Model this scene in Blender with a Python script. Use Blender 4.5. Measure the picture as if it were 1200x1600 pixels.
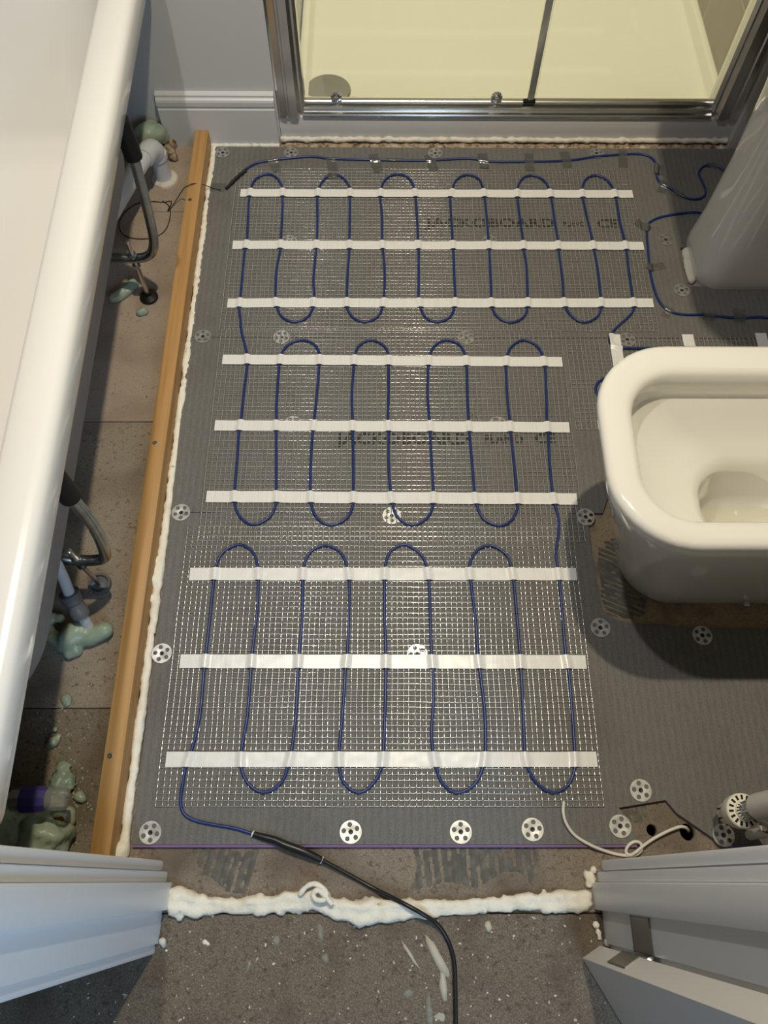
import bpy, bmesh, math, random
from mathutils import Vector, Matrix, noise
import numpy as np

for o in list(bpy.data.objects):
    bpy.data.objects.remove(o, do_unlink=True)
scene = bpy.context.scene
COL = scene.collection
random.seed(7)

# ------------------------------------------------------------------ camera
CAM_H, PITCH, YAW, ROLL, FPX = 1.38944, 1.130693, 0.0101573, -0.010962, 1225.61
fwd = Vector((math.sin(YAW)*math.cos(PITCH), math.cos(YAW)*math.cos(PITCH), -math.sin(PITCH)))
rgt = Vector((math.cos(YAW), -math.sin(YAW), 0))
dwn = fwd.cross(rgt)
cr, sr = math.cos(ROLL), math.sin(ROLL)
rgt, dwn = cr*rgt + sr*dwn, -sr*rgt + cr*dwn
cam_data = bpy.data.cameras.new('camera')
cam = bpy.data.objects.new('camera', cam_data)
COL.objects.link(cam)
m = Matrix.Identity(4)
for i in range(3):
    m[i][0], m[i][1], m[i][2] = rgt[i], -dwn[i], -fwd[i]
m[0][3], m[1][3], m[2][3] = 0, 0, CAM_H
cam.matrix_world = m
cam_data.sensor_fit = 'VERTICAL'
cam_data.sensor_height = 36
cam_data.lens = FPX*36/1600
cam_data.clip_start = 0.02
scene.camera = cam

# ------------------------------------------------------------------ light
world = bpy.data.worlds.new('world')
scene.world = world
world.use_nodes = True
world.node_tree.nodes['Background'].inputs[0].default_value = (0.72, 0.83, 1.0, 1)
world.node_tree.nodes['Background'].inputs[1].default_value = 0.03
scene.view_settings.view_transform = 'Standard'
scene.view_settings.look = 'None'
scene.view_settings.gamma = 1
scene.view_settings.use_curve_mapping = False
scene.view_settings.exposure = 0.0

def downlight(name, loc, power, colour, cone=112, blend=1.0, size=0.024):
    ld = bpy.data.lights.new(name, 'SPOT')
    ld.energy = power
    ld.color = colour
    ld.spot_size = math.radians(cone)
    ld.spot_blend = blend
    ld.shadow_soft_size = size
    o = bpy.data.objects.new(name, ld)
    o.location = loc
    COL.objects.link(o)
downlight('downlight', (0.17, 0.86, 2.38), 108, (1.0, 0.88, 0.63))
downlight('downlight.001', (-0.36, 0.86, 2.38), 60, (1.0, 0.96, 0.92))
downlight('downlight.002', (0.33, 2.12, 2.33), 140, (1.0, 0.92, 0.66), 78)
# cool fill added for unseen hall light, placed to brighten the door jambs
ld = bpy.data.lights.new('hall_fill', 'AREA'); ld.shape = 'RECTANGLE'; ld.size = 0.5; ld.size_y = 0.7
ld.energy = 10; ld.color = (0.52, 0.74, 1.0)
o = bpy.data.objects.new('hall_fill', ld); COL.objects.link(o)
o.location = (0.45, -0.88, 1.2)
o.rotation_euler = (Vector((-0.45, 0.15, 0.3))-Vector(o.location)).to_track_quat('-Z', 'Y').to_euler()

# ------------------------------------------------------------------ measuring helpers
def ray(px, py):
    return rgt*((px-600)/FPX) + dwn*((py-800)/FPX) + fwd
def at(px, py, z=0.0):
    d = ray(px, py); t = (z-CAM_H)/d.z
    return Vector((d.x*t, d.y*t, z))
def on_x(px, py, X):
    d = ray(px, py); t = X/d.x
    return Vector((X, d.y*t, CAM_H+d.z*t))
def on_y(px, py, Y):
    d = ray(px, py); t = Y/d.y
    return Vector((d.x*t, Y, CAM_H+d.z*t))

# ------------------------------------------------------------------ object helpers
def link(name, me, mat=None, parent=None, smooth=False):
    o = bpy.data.objects.new(name, me)
    COL.objects.link(o)
    if mat is not None and not me.materials:
        me.materials.append(mat)
    if smooth:
        for p in me.polygons: p.use_smooth = True
    if parent is not None:
        o.parent = parent
        o.matrix_parent_inverse = parent_matrix(parent).inverted()
    return o
def parent_matrix(o):
    mm = Matrix.LocRotScale(o.location, o.rotation_euler, o.scale)
    if o.parent:
        return parent_matrix(o.parent) @ o.matrix_parent_inverse @ mm
    return mm
def tag(o, label, cat, group=None):
    o['label'] = label; o['category'] = cat
    if group: o['group'] = group
    return o
def structure(o, label=None):
    o['kind'] = 'structure'
    if label: o['label'] = label
    return o
def empty(name, loc=(0, 0, 0), rz=0):
    o = bpy.data.objects.new(name, None)
    o.location = loc; o.rotation_euler = (0, 0, rz)
    o.empty_display_size = 0.05
    COL.objects.link(o)
    return o
def mesh_from(verts, faces, name='m'):
    me = bpy.data.meshes.new(name)
    me.from_pydata([tuple(v) for v in verts], [], faces)
    me.update()
    return me
def bm_mesh(bm, name='m'):
    bmesh.ops.recalc_face_normals(bm, faces=bm.faces)
    me = bpy.data.meshes.new(name)
    bm.to_mesh(me); bm.free()
    return me
def autosmooth(me, ang=40):
    bm = bmesh.new(); bm.from_mesh(me)
    for f in bm.faces: f.smooth = True
    for e in bm.edges:
        if len(e.link_faces) == 2 and e.calc_face_angle(0) > math.radians(ang): e.smooth = False
        elif len(e.link_faces) != 2: e.smooth = True
    bm.to_mesh(me); bm.free()
    return me
def box_bm(bm, x0, x1, y0, y1, z0, z1, bevel=0.0, seg=2):
    r = bmesh.ops.create_cube(bm, size=1)
    vs = r['verts']
    for v in vs:
        v.co = Vector(((x0+x1)/2+v.co.x*(x1-x0), (y0+y1)/2+v.co.y*(y1-y0), (z0+z1)/2+v.co.z*(z1-z0)))
    if bevel > 0:
        es = list({e for v in vs for e in v.link_edges})
        bmesh.ops.bevel(bm, geom=es, offset=bevel, segments=seg, profile=0.5, affect='EDGES')
def box(name, x0, x1, y0, y1, z0, z1, mat, parent=None, bevel=0.0, seg=2):
    bm = bmesh.new(); box_bm(bm, x0, x1, y0, y1, z0, z1, bevel, seg)
    return link(name, autosmooth(bm_mesh(bm)), mat, parent)
def prism_mesh(poly, z0, z1, bevel=0.0):
    bm = bmesh.new()
    b = [bm.verts.new((p[0], p[1], z0)) for p in poly]
    t = [bm.verts.new((p[0], p[1], z1)) for p in poly]
    n = len(poly)
    bm.faces.new(b[::-1]); top = bm.faces.new(t)
    for i in range(n):
        bm.faces.new((b[i], b[(i+1) % n], t[(i+1) % n], t[i]))
    bm.normal_update()
    if bevel > 0:
        bmesh.ops.bevel(bm, geom=list(top.edges), offset=bevel, segments=2, profile=0.5, affect='EDGES')
    return bm_mesh(bm)
def extrude_profile(poly, axis, a, b):
    """poly in the two other axes (cyclic order), extruded along axis from a to b"""
    def P(u, v, w):
        return {'x': (w, u, v), 'y': (u, w, v), 'z': (u, v, w)}[axis]
    n = len(poly)
    bm = bmesh.new()
    A = [bm.verts.new(P(u, v, a)) for u, v in poly]
    B = [bm.verts.new(P(u, v, b)) for u, v in poly]
    bm.faces.new(A[::-1]); bm.faces.new(B)
    for i in range(n):
        bm.faces.new((A[i], A[(i+1) % n], B[(i+1) % n], B[i]))
    return bm_mesh(bm)
def smooth_path(pts, sub=4):
    pts = [Vector(p) for p in pts]
    out = []
    n = len(pts)
    for i in range(n-1):
        p0 = pts[max(i-1, 0)]; p1 = pts[i]; p2 = pts[i+1]; p3 = pts[min(i+2, n-1)]
        d1 = max((p1-p0).length, 1e-6)**0.5; d2 = max((p2-p1).length, 1e-6)**0.5; d3 = max((p3-p2).length, 1e-6)**0.5
        m1 = (p2-p0)*(d2/(d1+d2)) if i > 0 else (p2-p1)
        m2 = (p3-p1)*(d2/(d2+d3)) if i < n-2 else (p2-p1)
        if (m1.length > 2*(p2-p1).length): m1 *= 2*(p2-p1).length/m1.length
        if (m2.length > 2*(p2-p1).length): m2 *= 2*(p2-p1).length/m2.length
        for k in range(sub):
            t = k/sub
            out.append((2*t**3-3*t*t+1)*p1 + (t**3-2*t*t+t)*m1 + (-2*t**3+3*t*t)*p2 + (t**3-t*t)*m2)
    out.append(pts[-1])
    return out
def tube_mesh(path, r, n=10, cap=True):
    """r: number or function(t in 0..1, index)"""
    path = [Vector(p) for p in path]
    verts, faces = [], []
    L = len(path)
    up = None
    for i, p in enumerate(path):
        t = (path[min(i+1, L-1)]-path[max(i-1, 0)]).normalized()
        if up is None:
            a = Vector((0, 0, 1)) if abs(t.z) < 0.9 else Vector((1, 0, 0))
            up = (a - t*a.dot(t)).normalized()
        else:
            up = (up - t*up.dot(t))
            up = up.normalized() if up.length > 1e-6 else Vector((0, 0, 1))
        s = t.cross(up)
        rr = r(i/(L-1), i) if callable(r) else r
        for k in range(n):
            a = 2*math.pi*k/n
            verts.append(p + (up*math.cos(a)+s*math.sin(a))*rr)
    for i in range(L-1):
        for k in range(n):
            faces.append((i*n+k, (i+1)*n+k, (i+1)*n+(k+1) % n, i*n+(k+1) % n))
    if cap:
        faces.append(tuple(range(n))); faces.append(tuple((L-1)*n+k for k in reversed(range(n))))
    bm = bmesh.new()
    me = mesh_from(verts, faces); bm.from_mesh(me); bpy.data.meshes.remove(me)
    return autosmooth(bm_mesh(bm), 55)
def tube(name, path, r, mat, parent=None, n=10):
    return link(name, tube_mesh(path, r, n), mat, parent)
def lathe_mesh(profile, n=24, axis=Vector((0, 0, 1)), origin=Vector((0, 0, 0)), ang=40, wobble=None):
    """profile: list of (radius, height) bottom to top along axis"""
    q = Vector((0, 0, 1)).rotation_difference(axis.normalized())
    verts, faces = [], []
    for j, (r, h) in enumerate(profile):
        for k in range(n):
            a = 2*math.pi*k/n
            rr = r*(wobble(a, j) if wobble else 1)
            verts.append(origin + q @ Vector((rr*math.cos(a), rr*math.sin(a), h)))
    for j in range(len(profile)-1):
        for k in range(n):
            faces.append((j*n+k, j*n+(k+1) % n, (j+1)*n+(k+1) % n, (j+1)*n+k))
    faces.append(tuple(reversed(range(n))))
    faces.append(tuple((len(profile)-1)*n+k for k in range(n)))
    return autosmooth(mesh_from(verts, faces), ang)
def lathe(name, profile, mat, parent=None, n=24, axis=Vector((0, 0, 1)), origin=Vector((0, 0, 0)), ang=40):
    return link(name, lathe_mesh(profile, n, axis, Vector(origin), ang), mat, parent)
def loft_mesh(rings, cap0=True, cap1=True, ang=50):
    n = len(rings[0]); verts = [v for r in rings for v in r]; faces = []
    for j in range(len(rings)-1):
        for k in range(n):
            faces.append((j*n+k, j*n+(k+1) % n, (j+1)*n+(k+1) % n, (j+1)*n+k))
    if cap0: faces.append(tuple(reversed(range(n))))
    if cap1: faces.append(tuple((len(rings)-1)*n+k for k in range(n)))
    bm = bmesh.new(); me = mesh_from(verts, faces); bm.from_mesh(me); bpy.data.meshes.remove(me)
    return autosmooth(bm_mesh(bm), ang)
def rrect(cx, cy, hx, hy, r, z, n=9):
    """rounded rectangle ring, 4*n points; r may be a 4-list (+x+y, -x+y, -x-y, +x-y)"""
    rs = r if isinstance(r, (list, tuple)) else [r]*4
    out = []
    for q, (sx, sy) in enumerate(((1, 1), (-1, 1), (-1, -1), (1, -1))):
        rr = min(rs[q], hx, hy)
        ox, oy = cx+sx*(hx-rr), cy+sy*(hy-rr)
        for k in range(n):
            a = math.pi/2*(q + k/(n-1))
            out.append(Vector((ox+rr*math.cos(a), oy+rr*math.sin(a), z)))
    return out
def to_mesh(o):
    dg = bpy.context.evaluated_depsgraph_get()
    dg.update()
    me = bpy.data.meshes.new_from_object(o.evaluated_get(dg))
    return me
_mb = [0]
def blob_mesh(balls, res=0.006, amp=0.002, freq=60, floor=None, seed=0, grow=1.45):
    """organic lump from metaballs (x,y,z,r), roughened with noise, clamped to a floor height"""
    _mb[0] += 1
    mb = bpy.data.metaballs.new('lump%s' % chr(96+_mb[0] % 26)*3 + str(_mb[0]) + 'q')
    mb.resolution = res; mb.render_resolution = res; mb.threshold = 0.25
    o = bpy.data.objects.new('lump' + 'abcdefghijklmnopqrstuvwxyz'[_mb[0] % 26]*(1+_mb[0]//26), mb)
    COL.objects.link(o)
    for (x, y, z, r) in balls:
        e = mb.elements.new(); e.co = (x, y, z); e.radius = r*grow; e.stiffness = 2
    me = to_mesh(o)
    bpy.data.objects.remove(o, do_unlink=True); bpy.data.metaballs.remove(mb)
    off = Vector((seed*3.1, seed*1.7, seed*0.9))
    vs = [v.co.copy() for v in me.vertices]
    ns = [v.normal.copy() for v in me.vertices]
    for v, c, nn in zip(me.vertices, vs, ns):
        d = noise.noise(c*freq+off)*amp + noise.noise(c*freq*3.1+off)*amp*0.35
        v.co = c + nn*d
        if floor is not None and v.co.z < floor: v.co.z = floor
    me.materials.clear()
    for p in me.polygons: p.use_smooth = True
    return me

# ------------------------------------------------------------------ materials
def srgb(r, g, b):
    f = lambda c: (c/255/12.92 if c/255 <= 0.04045 else ((c/255+0.055)/1.055)**2.4)
    return (f(r), f(g), f(b), 1)
def mat(name, col, rough=0.5, metal=0.0, vary=None, bump=None, spec=0.5, coat=0.0):
    """vary: list of (scale, lo, hi, colour2, detail) noise mixes; bump: (scale, strength, distance)"""
    mt = bpy.data.materials.new(name); mt.use_nodes = True
    nt = mt.node_tree; bs = nt.nodes['Principled BSDF']
    bs.inputs['Base Color'].default_value = col
    bs.inputs['Roughness'].default_value = rough
    bs.inputs['Metallic'].default_value = metal
    bs.inputs['Specular IOR Level'].default_value = spec
    bs.inputs['Coat Weight'].default_value = coat
    tc = nt.nodes.new('ShaderNodeTexCoord')
    cur = None
    for (scale, lo, hi, c2, det) in (vary or []):
        nz = nt.nodes.new('ShaderNodeTexNoise')
        if isinstance(scale, tuple):
            mp = nt.nodes.new('ShaderNodeMapping'); mp.inputs['Scale'].default_value = scale
            nt.links.new(tc.outputs['Object'], mp.inputs['Vector']); nt.links.new(mp.outputs[0], nz.inputs['Vector'])
            nz.inputs['Scale'].default_value = 1
        else:
            nt.links.new(tc.outputs['Object'], nz.inputs['Vector']); nz.inputs['Scale'].default_value = scale
        nz.inputs['Detail'].default_value = det
        mr = nt.nodes.new('ShaderNodeMapRange'); mr.inputs[1].default_value = lo; mr.inputs[2].default_value = hi
        nt.links.new(nz.outputs[0], mr.inputs[0])
        mx = nt.nodes.new('ShaderNodeMix'); mx.data_type = 'RGBA'
        nt.links.new(mr.outputs[0], mx.inputs[0])
        if cur is None: mx.inputs[6].default_value = col
        else: nt.links.new(cur, mx.inputs[6])
        mx.inputs[7].default_value = c2
        cur = mx.outputs[2]
    if cur is not None: nt.links.new(cur, bs.inputs['Base Color'])
    if bump:
        nz = nt.nodes.new('ShaderNodeTexNoise'); nz.inputs['Detail'].default_value = 4
        if isinstance(bump[0], tuple):
            mp = nt.nodes.new('ShaderNodeMapping'); mp.inputs['Scale'].default_value = bump[0]
            nt.links.new(tc.outputs['Object'], mp.inputs['Vector']); nt.links.new(mp.outputs[0], nz.inputs['Vector'])
            nz.inputs['Scale'].default_value = 1
        else:
            nt.links.new(tc.outputs['Object'], nz.inputs['Vector']); nz.inputs['Scale'].default_value = bump[0]
        bp = nt.nodes.new('ShaderNodeBump'); bp.inputs['Strength'].default_value = bump[1]; bp.inputs['Distance'].default_value = bump[2]
        nt.links.new(nz.outputs[0], bp.inputs['Height']); nt.links.new(bp.outputs[0], bs.inputs['Normal'])
    return mt
def clear_mat(name, tint, gloss=0.06, rough=0.05, white=0.0):
    """thin clear sheet: see-through with a Fresnel gloss on both faces"""
    mt = bpy.data.materials.new(name); mt.use_nodes = True
    nt = mt.node_tree; nt.nodes.clear()
    out = nt.nodes.new('ShaderNodeOutputMaterial')
    tr = nt.nodes.new('ShaderNodeBsdfTransparent'); tr.inputs[0].default_value = tint
    gl = nt.nodes.new('ShaderNodeBsdfGlossy'); gl.inputs['Roughness'].default_value = rough
    lw = nt.nodes.new('ShaderNodeFresnel'); lw.inputs[0].default_value = 1.3 + gloss
    mx = nt.nodes.new('ShaderNodeMixShader')
    nt.links.new(lw.outputs[0], mx.inputs[0]); nt.links.new(tr.outputs[0], mx.inputs[1]); nt.links.new(gl.outputs[0], mx.inputs[2])
    last = mx.outputs[0]
    if white:
        df = nt.nodes.new('ShaderNodeBsdfDiffuse'); df.inputs[0].default_value = (0.8, 0.8, 0.78, 1)
        m2 = nt.nodes.new('ShaderNodeMixShader'); m2.inputs[0].default_value = white
        nt.links.new(last, m2.inputs[1]); nt.links.new(df.outputs[0], m2.inputs[2]); last = m2.outputs[0]
    nt.links.new(last, out.inputs[0])
    return mt

M = {}
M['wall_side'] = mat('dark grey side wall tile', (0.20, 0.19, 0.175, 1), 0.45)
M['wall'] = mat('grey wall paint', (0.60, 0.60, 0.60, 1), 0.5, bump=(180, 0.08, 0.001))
M['ceiling'] = mat('white ceiling paint', (0.45, 0.445, 0.43, 1), 0.8)
M['skirting'] = mat('satin skirting paint', (0.62, 0.62, 0.63, 1), 0.35)
M['frame_paint'] = mat('satin door frame paint', (0.80, 0.81, 0.83, 1), 0.38, bump=((6, 6, 60), 0.05, 0.001))
M['door_paint'] = mat('satin door paint', (0.74, 0.725, 0.70, 1), 0.4)
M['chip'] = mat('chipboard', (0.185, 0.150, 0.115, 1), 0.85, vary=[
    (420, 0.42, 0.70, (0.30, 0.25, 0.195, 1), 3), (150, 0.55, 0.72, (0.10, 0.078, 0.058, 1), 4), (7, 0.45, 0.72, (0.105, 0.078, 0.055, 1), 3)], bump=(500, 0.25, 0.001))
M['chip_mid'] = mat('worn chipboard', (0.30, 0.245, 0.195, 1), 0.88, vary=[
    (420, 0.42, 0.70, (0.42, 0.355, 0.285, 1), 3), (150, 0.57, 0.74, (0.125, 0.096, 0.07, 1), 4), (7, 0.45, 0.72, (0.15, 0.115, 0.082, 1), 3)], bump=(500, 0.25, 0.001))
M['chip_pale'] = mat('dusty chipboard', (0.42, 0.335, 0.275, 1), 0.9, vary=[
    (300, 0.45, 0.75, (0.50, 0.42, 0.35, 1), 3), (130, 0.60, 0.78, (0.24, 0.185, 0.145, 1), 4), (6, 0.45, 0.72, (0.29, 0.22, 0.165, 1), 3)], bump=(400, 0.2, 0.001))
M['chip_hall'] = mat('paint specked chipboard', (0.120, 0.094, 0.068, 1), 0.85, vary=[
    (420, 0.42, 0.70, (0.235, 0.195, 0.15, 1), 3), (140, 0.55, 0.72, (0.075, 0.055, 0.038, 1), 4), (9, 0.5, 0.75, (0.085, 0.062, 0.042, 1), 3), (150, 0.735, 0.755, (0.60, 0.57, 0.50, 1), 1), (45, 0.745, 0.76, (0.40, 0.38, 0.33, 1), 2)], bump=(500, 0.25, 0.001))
M['ply_tan'] = mat('bare tan board', (0.30, 0.235, 0.15, 1), 0.85, vary=[
    (200, 0.45, 0.7, (0.22, 0.165, 0.10, 1), 3), (18, 0.50, 0.72, (0.13, 0.098, 0.06, 1), 3)])
M['void'] = mat('dark void', (0.01, 0.009, 0.008, 1), 0.95)
M['pine'] = mat('pine batten', (0.47, 0.265, 0.095, 1), 0.55, vary=[
    ((90, 3, 90), 0.4, 0.7, (0.37, 0.195, 0.06, 1), 3), ((30, 1.2, 30), 0.5, 0.8, (0.56, 0.35, 0.15, 1), 2)])
M['foam_white'] = mat('white expanding foam', (0.80, 0.765, 0.66, 1), 0.6, vary=[(40, 0.5, 0.8, (0.66, 0.60, 0.47, 1), 3)], bump=(260, 0.5, 0.002))
M['sealant'] = mat('white sealant', (0.74, 0.70, 0.62, 1), 0.6, vary=[(60, 0.5, 0.75, (0.5, 0.43, 0.33, 1), 3)], bump=(200, 0.5, 0.002))
M['foam_green'] = mat('pale green foam', (0.36, 0.44, 0.34, 1), 0.35, vary=[(30, 0.45, 0.7, (0.26, 0.35, 0.29, 1), 3), (14, 0.58, 0.75, (0.42, 0.38, 0.20, 1), 2)], bump=(150, 0.3, 0.002))
M['plaster'] = mat('rough tan plaster', (0.40, 0.30, 0.20, 1), 0.9, vary=[(120, 0.45, 0.62, (0.10, 0.07, 0.04, 1), 4), (60, 0.55, 0.7, (0.62, 0.56, 0.45, 1), 3)], bump=(220, 0.8, 0.004))
M['acrylic'] = mat('white acrylic', (0.80, 0.785, 0.76, 1), 0.18, coat=0.3, vary=[((3, 1.2, 3), 0.62, 0.8, (0.70, 0.685, 0.66, 1), 5)])
M['shell'] = mat('grey glass fibre shell', (0.30, 0.305, 0.33, 1), 0.6, bump=(40, 0.3, 0.004))
M['steel'] = mat('zinc plated steel', (0.42, 0.45, 0.46, 1), 0.28, 1.0, vary=[(25, 0.4, 0.7, (0.28, 0.31, 0.32, 1), 3)])
M['bright'] = mat('bright zinc', (0.72, 0.73, 0.72, 1), 0.30, 1.0)
M['chrome'] = mat('chrome', (0.78, 0.78, 0.77, 1), 0.08, 1.0)
M['satin_alu'] = mat('polished aluminium', (0.70, 0.69, 0.67, 1), 0.24, 1.0, bump=((30, 30, 4), 0.04, 0.001))
M['black'] = mat('black plastic', (0.008, 0.008, 0.009, 1), 0.5, spec=0.3)
M['rubber_grey'] = mat('grey plastic coupling', (0.13, 0.135, 0.15, 1), 0.45)
M['pipe_grey'] = mat('light grey plastic pipe', (0.53, 0.55, 0.60, 1), 0.3)
M['pipe_white'] = mat('white plastic pipe', (0.62, 0.64, 0.68, 1), 0.28)
M['ceramic'] = mat('glazed white ceramic', (0.83, 0.815, 0.765, 1), 0.07, coat=0.4)
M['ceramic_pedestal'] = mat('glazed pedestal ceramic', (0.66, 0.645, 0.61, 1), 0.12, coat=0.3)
M['tray'] = mat('shower tray stone resin', (0.80, 0.77, 0.67, 1), 0.22)
M['tile'] = mat('grey brown wall tile', (0.36, 0.32, 0.265, 1), 0.3, vary=[(9, 0.4, 0.7, (0.31, 0.275, 0.225, 1), 4)])
M['grout'] = mat('pale grout', (0.62, 0.59, 0.52, 1), 0.8)
M['glass'] = clear_mat('shower glass', (0.97, 0.985, 0.97, 1))
M['clear_tape'] = clear_mat('clear sticky tape', (0.80, 0.80, 0.78, 1), 0.12, 0.12, white=0.05)
M['clear_plastic'] = clear_mat('clear plastic', (0.80, 0.85, 0.84, 1), 0.15, 0.1, white=0.25)
M['tape_white'] = mat('white fabric tape', (0.79, 0.785, 0.765, 1), 0.30, vary=[((400, 8, 8), 0.45, 0.75, (0.72, 0.715, 0.695, 1), 2)], bump=((420, 40, 40), 0.18, 0.0006))
M['net'] = mat('translucent mesh strand', (0.33, 0.32, 0.295, 1), 0.20, spec=1.0, coat=1.0)
M['net'].node_tree.nodes['Principled BSDF'].inputs['IOR'].default_value = 2.3
M['cable_blue'] = mat('blue cable sheath', (0.010, 0.030, 0.155, 1), 0.35)
M['cable_black'] = mat('black cable sheath', (0.012, 0.012, 0.013, 1), 0.35)
M['cord_white'] = mat('white cord', (0.70, 0.67, 0.60, 1), 0.4)
M['washer'] = mat('galvanised washer', (0.62, 0.62, 0.60, 1), 0.36, 0.85, vary=[(90, 0.45, 0.75, (0.44, 0.44, 0.43, 1), 3)])
M['screw'] = mat('black screw', (0.02, 0.02, 0.02, 1), 0.45, 0.3)
M['core'] = mat('purple foam core', (0.20, 0.115, 0.26, 1), 0.8, bump=(300, 0.4, 0.001))
M['ink'] = mat('black printed ink', (0.030, 0.028, 0.026, 1), 0.8)
M['mortar'] = mat('grey tile adhesive', (0.215, 0.203, 0.175, 1), 0.8, vary=[(80, 0.45, 0.7, (0.31, 0.295, 0.255, 1), 3)], bump=(200, 0.3, 0.001))
M['paint_splash'] = mat('dried cream paint', (0.50, 0.46, 0.37, 1), 0.6)
M['purple'] = mat('dark purple plastic', (0.05, 0.04, 0.20, 1), 0.35)
M['radiator'] = mat('white radiator enamel', (0.85, 0.83, 0.77, 1), 0.25)
M['valve_head'] = mat('cream valve plastic', (0.76, 0.72, 0.60, 1), 0.4)
M['copper'] = mat('copper pipe', (0.62, 0.27, 0.13, 1), 0.3, 1.0)
M['brass'] = mat('dull hinge steel', (0.30, 0.29, 0.27, 1), 0.35, 1.0, bump=(200, 0.2, 0.001))

# tile backer board: grey cement face with an embossed thread pattern
def board_mat():
    mt = mat('grey cement board face', (0.140, 0.135, 0.128, 1), 0.75)
    nt = mt.node_tree; bs = nt.nodes['Principled BSDF']
    tc = [n for n in nt.nodes if n.type == 'TEX_COORD'][0]
    w = nt.nodes.new('ShaderNodeTexWave'); w.wave_type = 'BANDS'; w.bands_direction = 'X'
    w.inputs['Scale'].default_value = 24; w.inputs['Distortion'].default_value = 2.5; w.inputs['Detail'].default_value = 3; w.inputs['Detail Scale'].default_value = 9
    w2 = nt.nodes.new('ShaderNodeTexNoise'); w2.inputs['Scale'].default_value = 1; w2.inputs['Detail'].default_value = 4
    mp = nt.nodes.new('ShaderNodeMapping'); mp.inputs['Scale'].default_value = (420, 45, 1)
    nz = nt.nodes.new('ShaderNodeTexNoise'); nz.inputs['Scale'].default_value = 350; nz.inputs['Detail'].default_value = 4
    n2 = nt.nodes.new('ShaderNodeTexNoise'); n2.inputs['Scale'].default_value = 6; n2.inputs['Detail'].default_value = 5
    for n in (w, nz, n2, mp): nt.links.new(tc.outputs['Object'], n.inputs['Vector'])
    nt.links.new(mp.outputs[0], w2.inputs['Vector'])
    a = nt.nodes.new('ShaderNodeMath'); a.operation = 'MULTIPLY_ADD'; a.inputs[1].default_value = 0.22
    nt.links.new(w.outputs['Fac'], a.inputs[0]); nt.links.new(w2.outputs[0], a.inputs[2])
    b = nt.nodes.new('ShaderNodeMath'); b.operation = 'MULTIPLY_ADD'; b.inputs[1].default_value = 1.2
    nt.links.new(nz.outputs[0], b.inputs[0]); nt.links.new(a.outputs[0], b.inputs[2])
    mr = nt.nodes.new('ShaderNodeMapRange'); mr.inputs[1].default_value = 0.75; mr.inputs[2].default_value = 1.65
    nt.links.new(b.outputs[0], mr.inputs[0])
    mx = nt.nodes.new('ShaderNodeMix'); mx.data_type = 'RGBA'
    mx.inputs[6].default_value = (0.098, 0.094, 0.088, 1); mx.inputs[7].default_value = (0.178, 0.172, 0.163, 1)
    nt.links.new(mr.outputs[0], mx.inputs[0])
    m2 = nt.nodes.new('ShaderNodeMix'); m2.data_type = 'RGBA'; m2.blend_type = 'MULTIPLY'
    r2 = nt.nodes.new('ShaderNodeMapRange'); r2.inputs[1].default_value = 0.5; r2.inputs[2].default_value = 0.75
    nt.links.new(n2.outputs[0], r2.inputs[0]); nt.links.new(r2.outputs[0], m2.inputs[0])
    nt.links.new(mx.outputs[2], m2.inputs[6]); m2.inputs[7].default_value = (0.82, 0.80, 0.78, 1)
    nt.links.new(m2.outputs[2], bs.inputs['Base Color'])
    bp = nt.nodes.new('ShaderNodeBump'); bp.inputs['Strength'].default_value = 0.35; bp.inputs['Distance'].default_value = 0.0008
    nt.links.new(b.outputs[0], bp.inputs['Height']); nt.links.new(bp.outputs[0], bs.inputs['Normal'])
    return mt
M['board'] = board_mat()

# ================================================================== SETTING
SUB = -0.010           # top of the chipboard subfloor; the tile backer boards end at z = 0
YB = 1.693             # plane of the back wall and of the shower front
XR, XL, YF, ZC = 0.93, -1.18, 0.015, 2.4

floor = structure(empty('floor'), 'chipboard subfloor')
hole_px = [(1075, 1300, 0.0135), (1019, 1297, 0.0095)]
def panel(x0, x1, y0, y1, mt, holes=False):
    bm = bmesh.new(); box_bm(bm, x0, x1, y0+0.0008, y1-0.0008, SUB-0.022, SUB, 0.0012, 1)
    me = bm_mesh(bm)
    o = link('chipboard_panel', me, mt, floor)
    if holes:
        cutters = []
        for (px, py, r) in hole_px:
            p = at(px, py, SUB)
            c = link('cutter', lathe_mesh([(r, -0.06), (r, 0.06)], 20, origin=p), mt)
            cutters.append(c)
            b = o.modifiers.new('hole', 'BOOLEAN'); b.operation = 'DIFFERENCE'; b.solver = 'EXACT'; b.object = c
        me2 = to_mesh(o)
        o.modifiers.clear(); o.data = me2
        for c in cutters: bpy.data.objects.remove(c, do_unlink=True)
    return o
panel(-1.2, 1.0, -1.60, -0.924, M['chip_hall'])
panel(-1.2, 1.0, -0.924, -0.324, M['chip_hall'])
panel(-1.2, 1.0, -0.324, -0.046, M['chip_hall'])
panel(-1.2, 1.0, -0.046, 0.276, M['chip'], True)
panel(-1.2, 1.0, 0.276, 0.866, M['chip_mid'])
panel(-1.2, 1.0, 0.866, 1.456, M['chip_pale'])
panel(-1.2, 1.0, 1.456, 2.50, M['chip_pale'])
structure(box('floor_void', -1.2, 1.0, -1.6, 2.5, -0.24, -0.20, M['void']))

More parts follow.
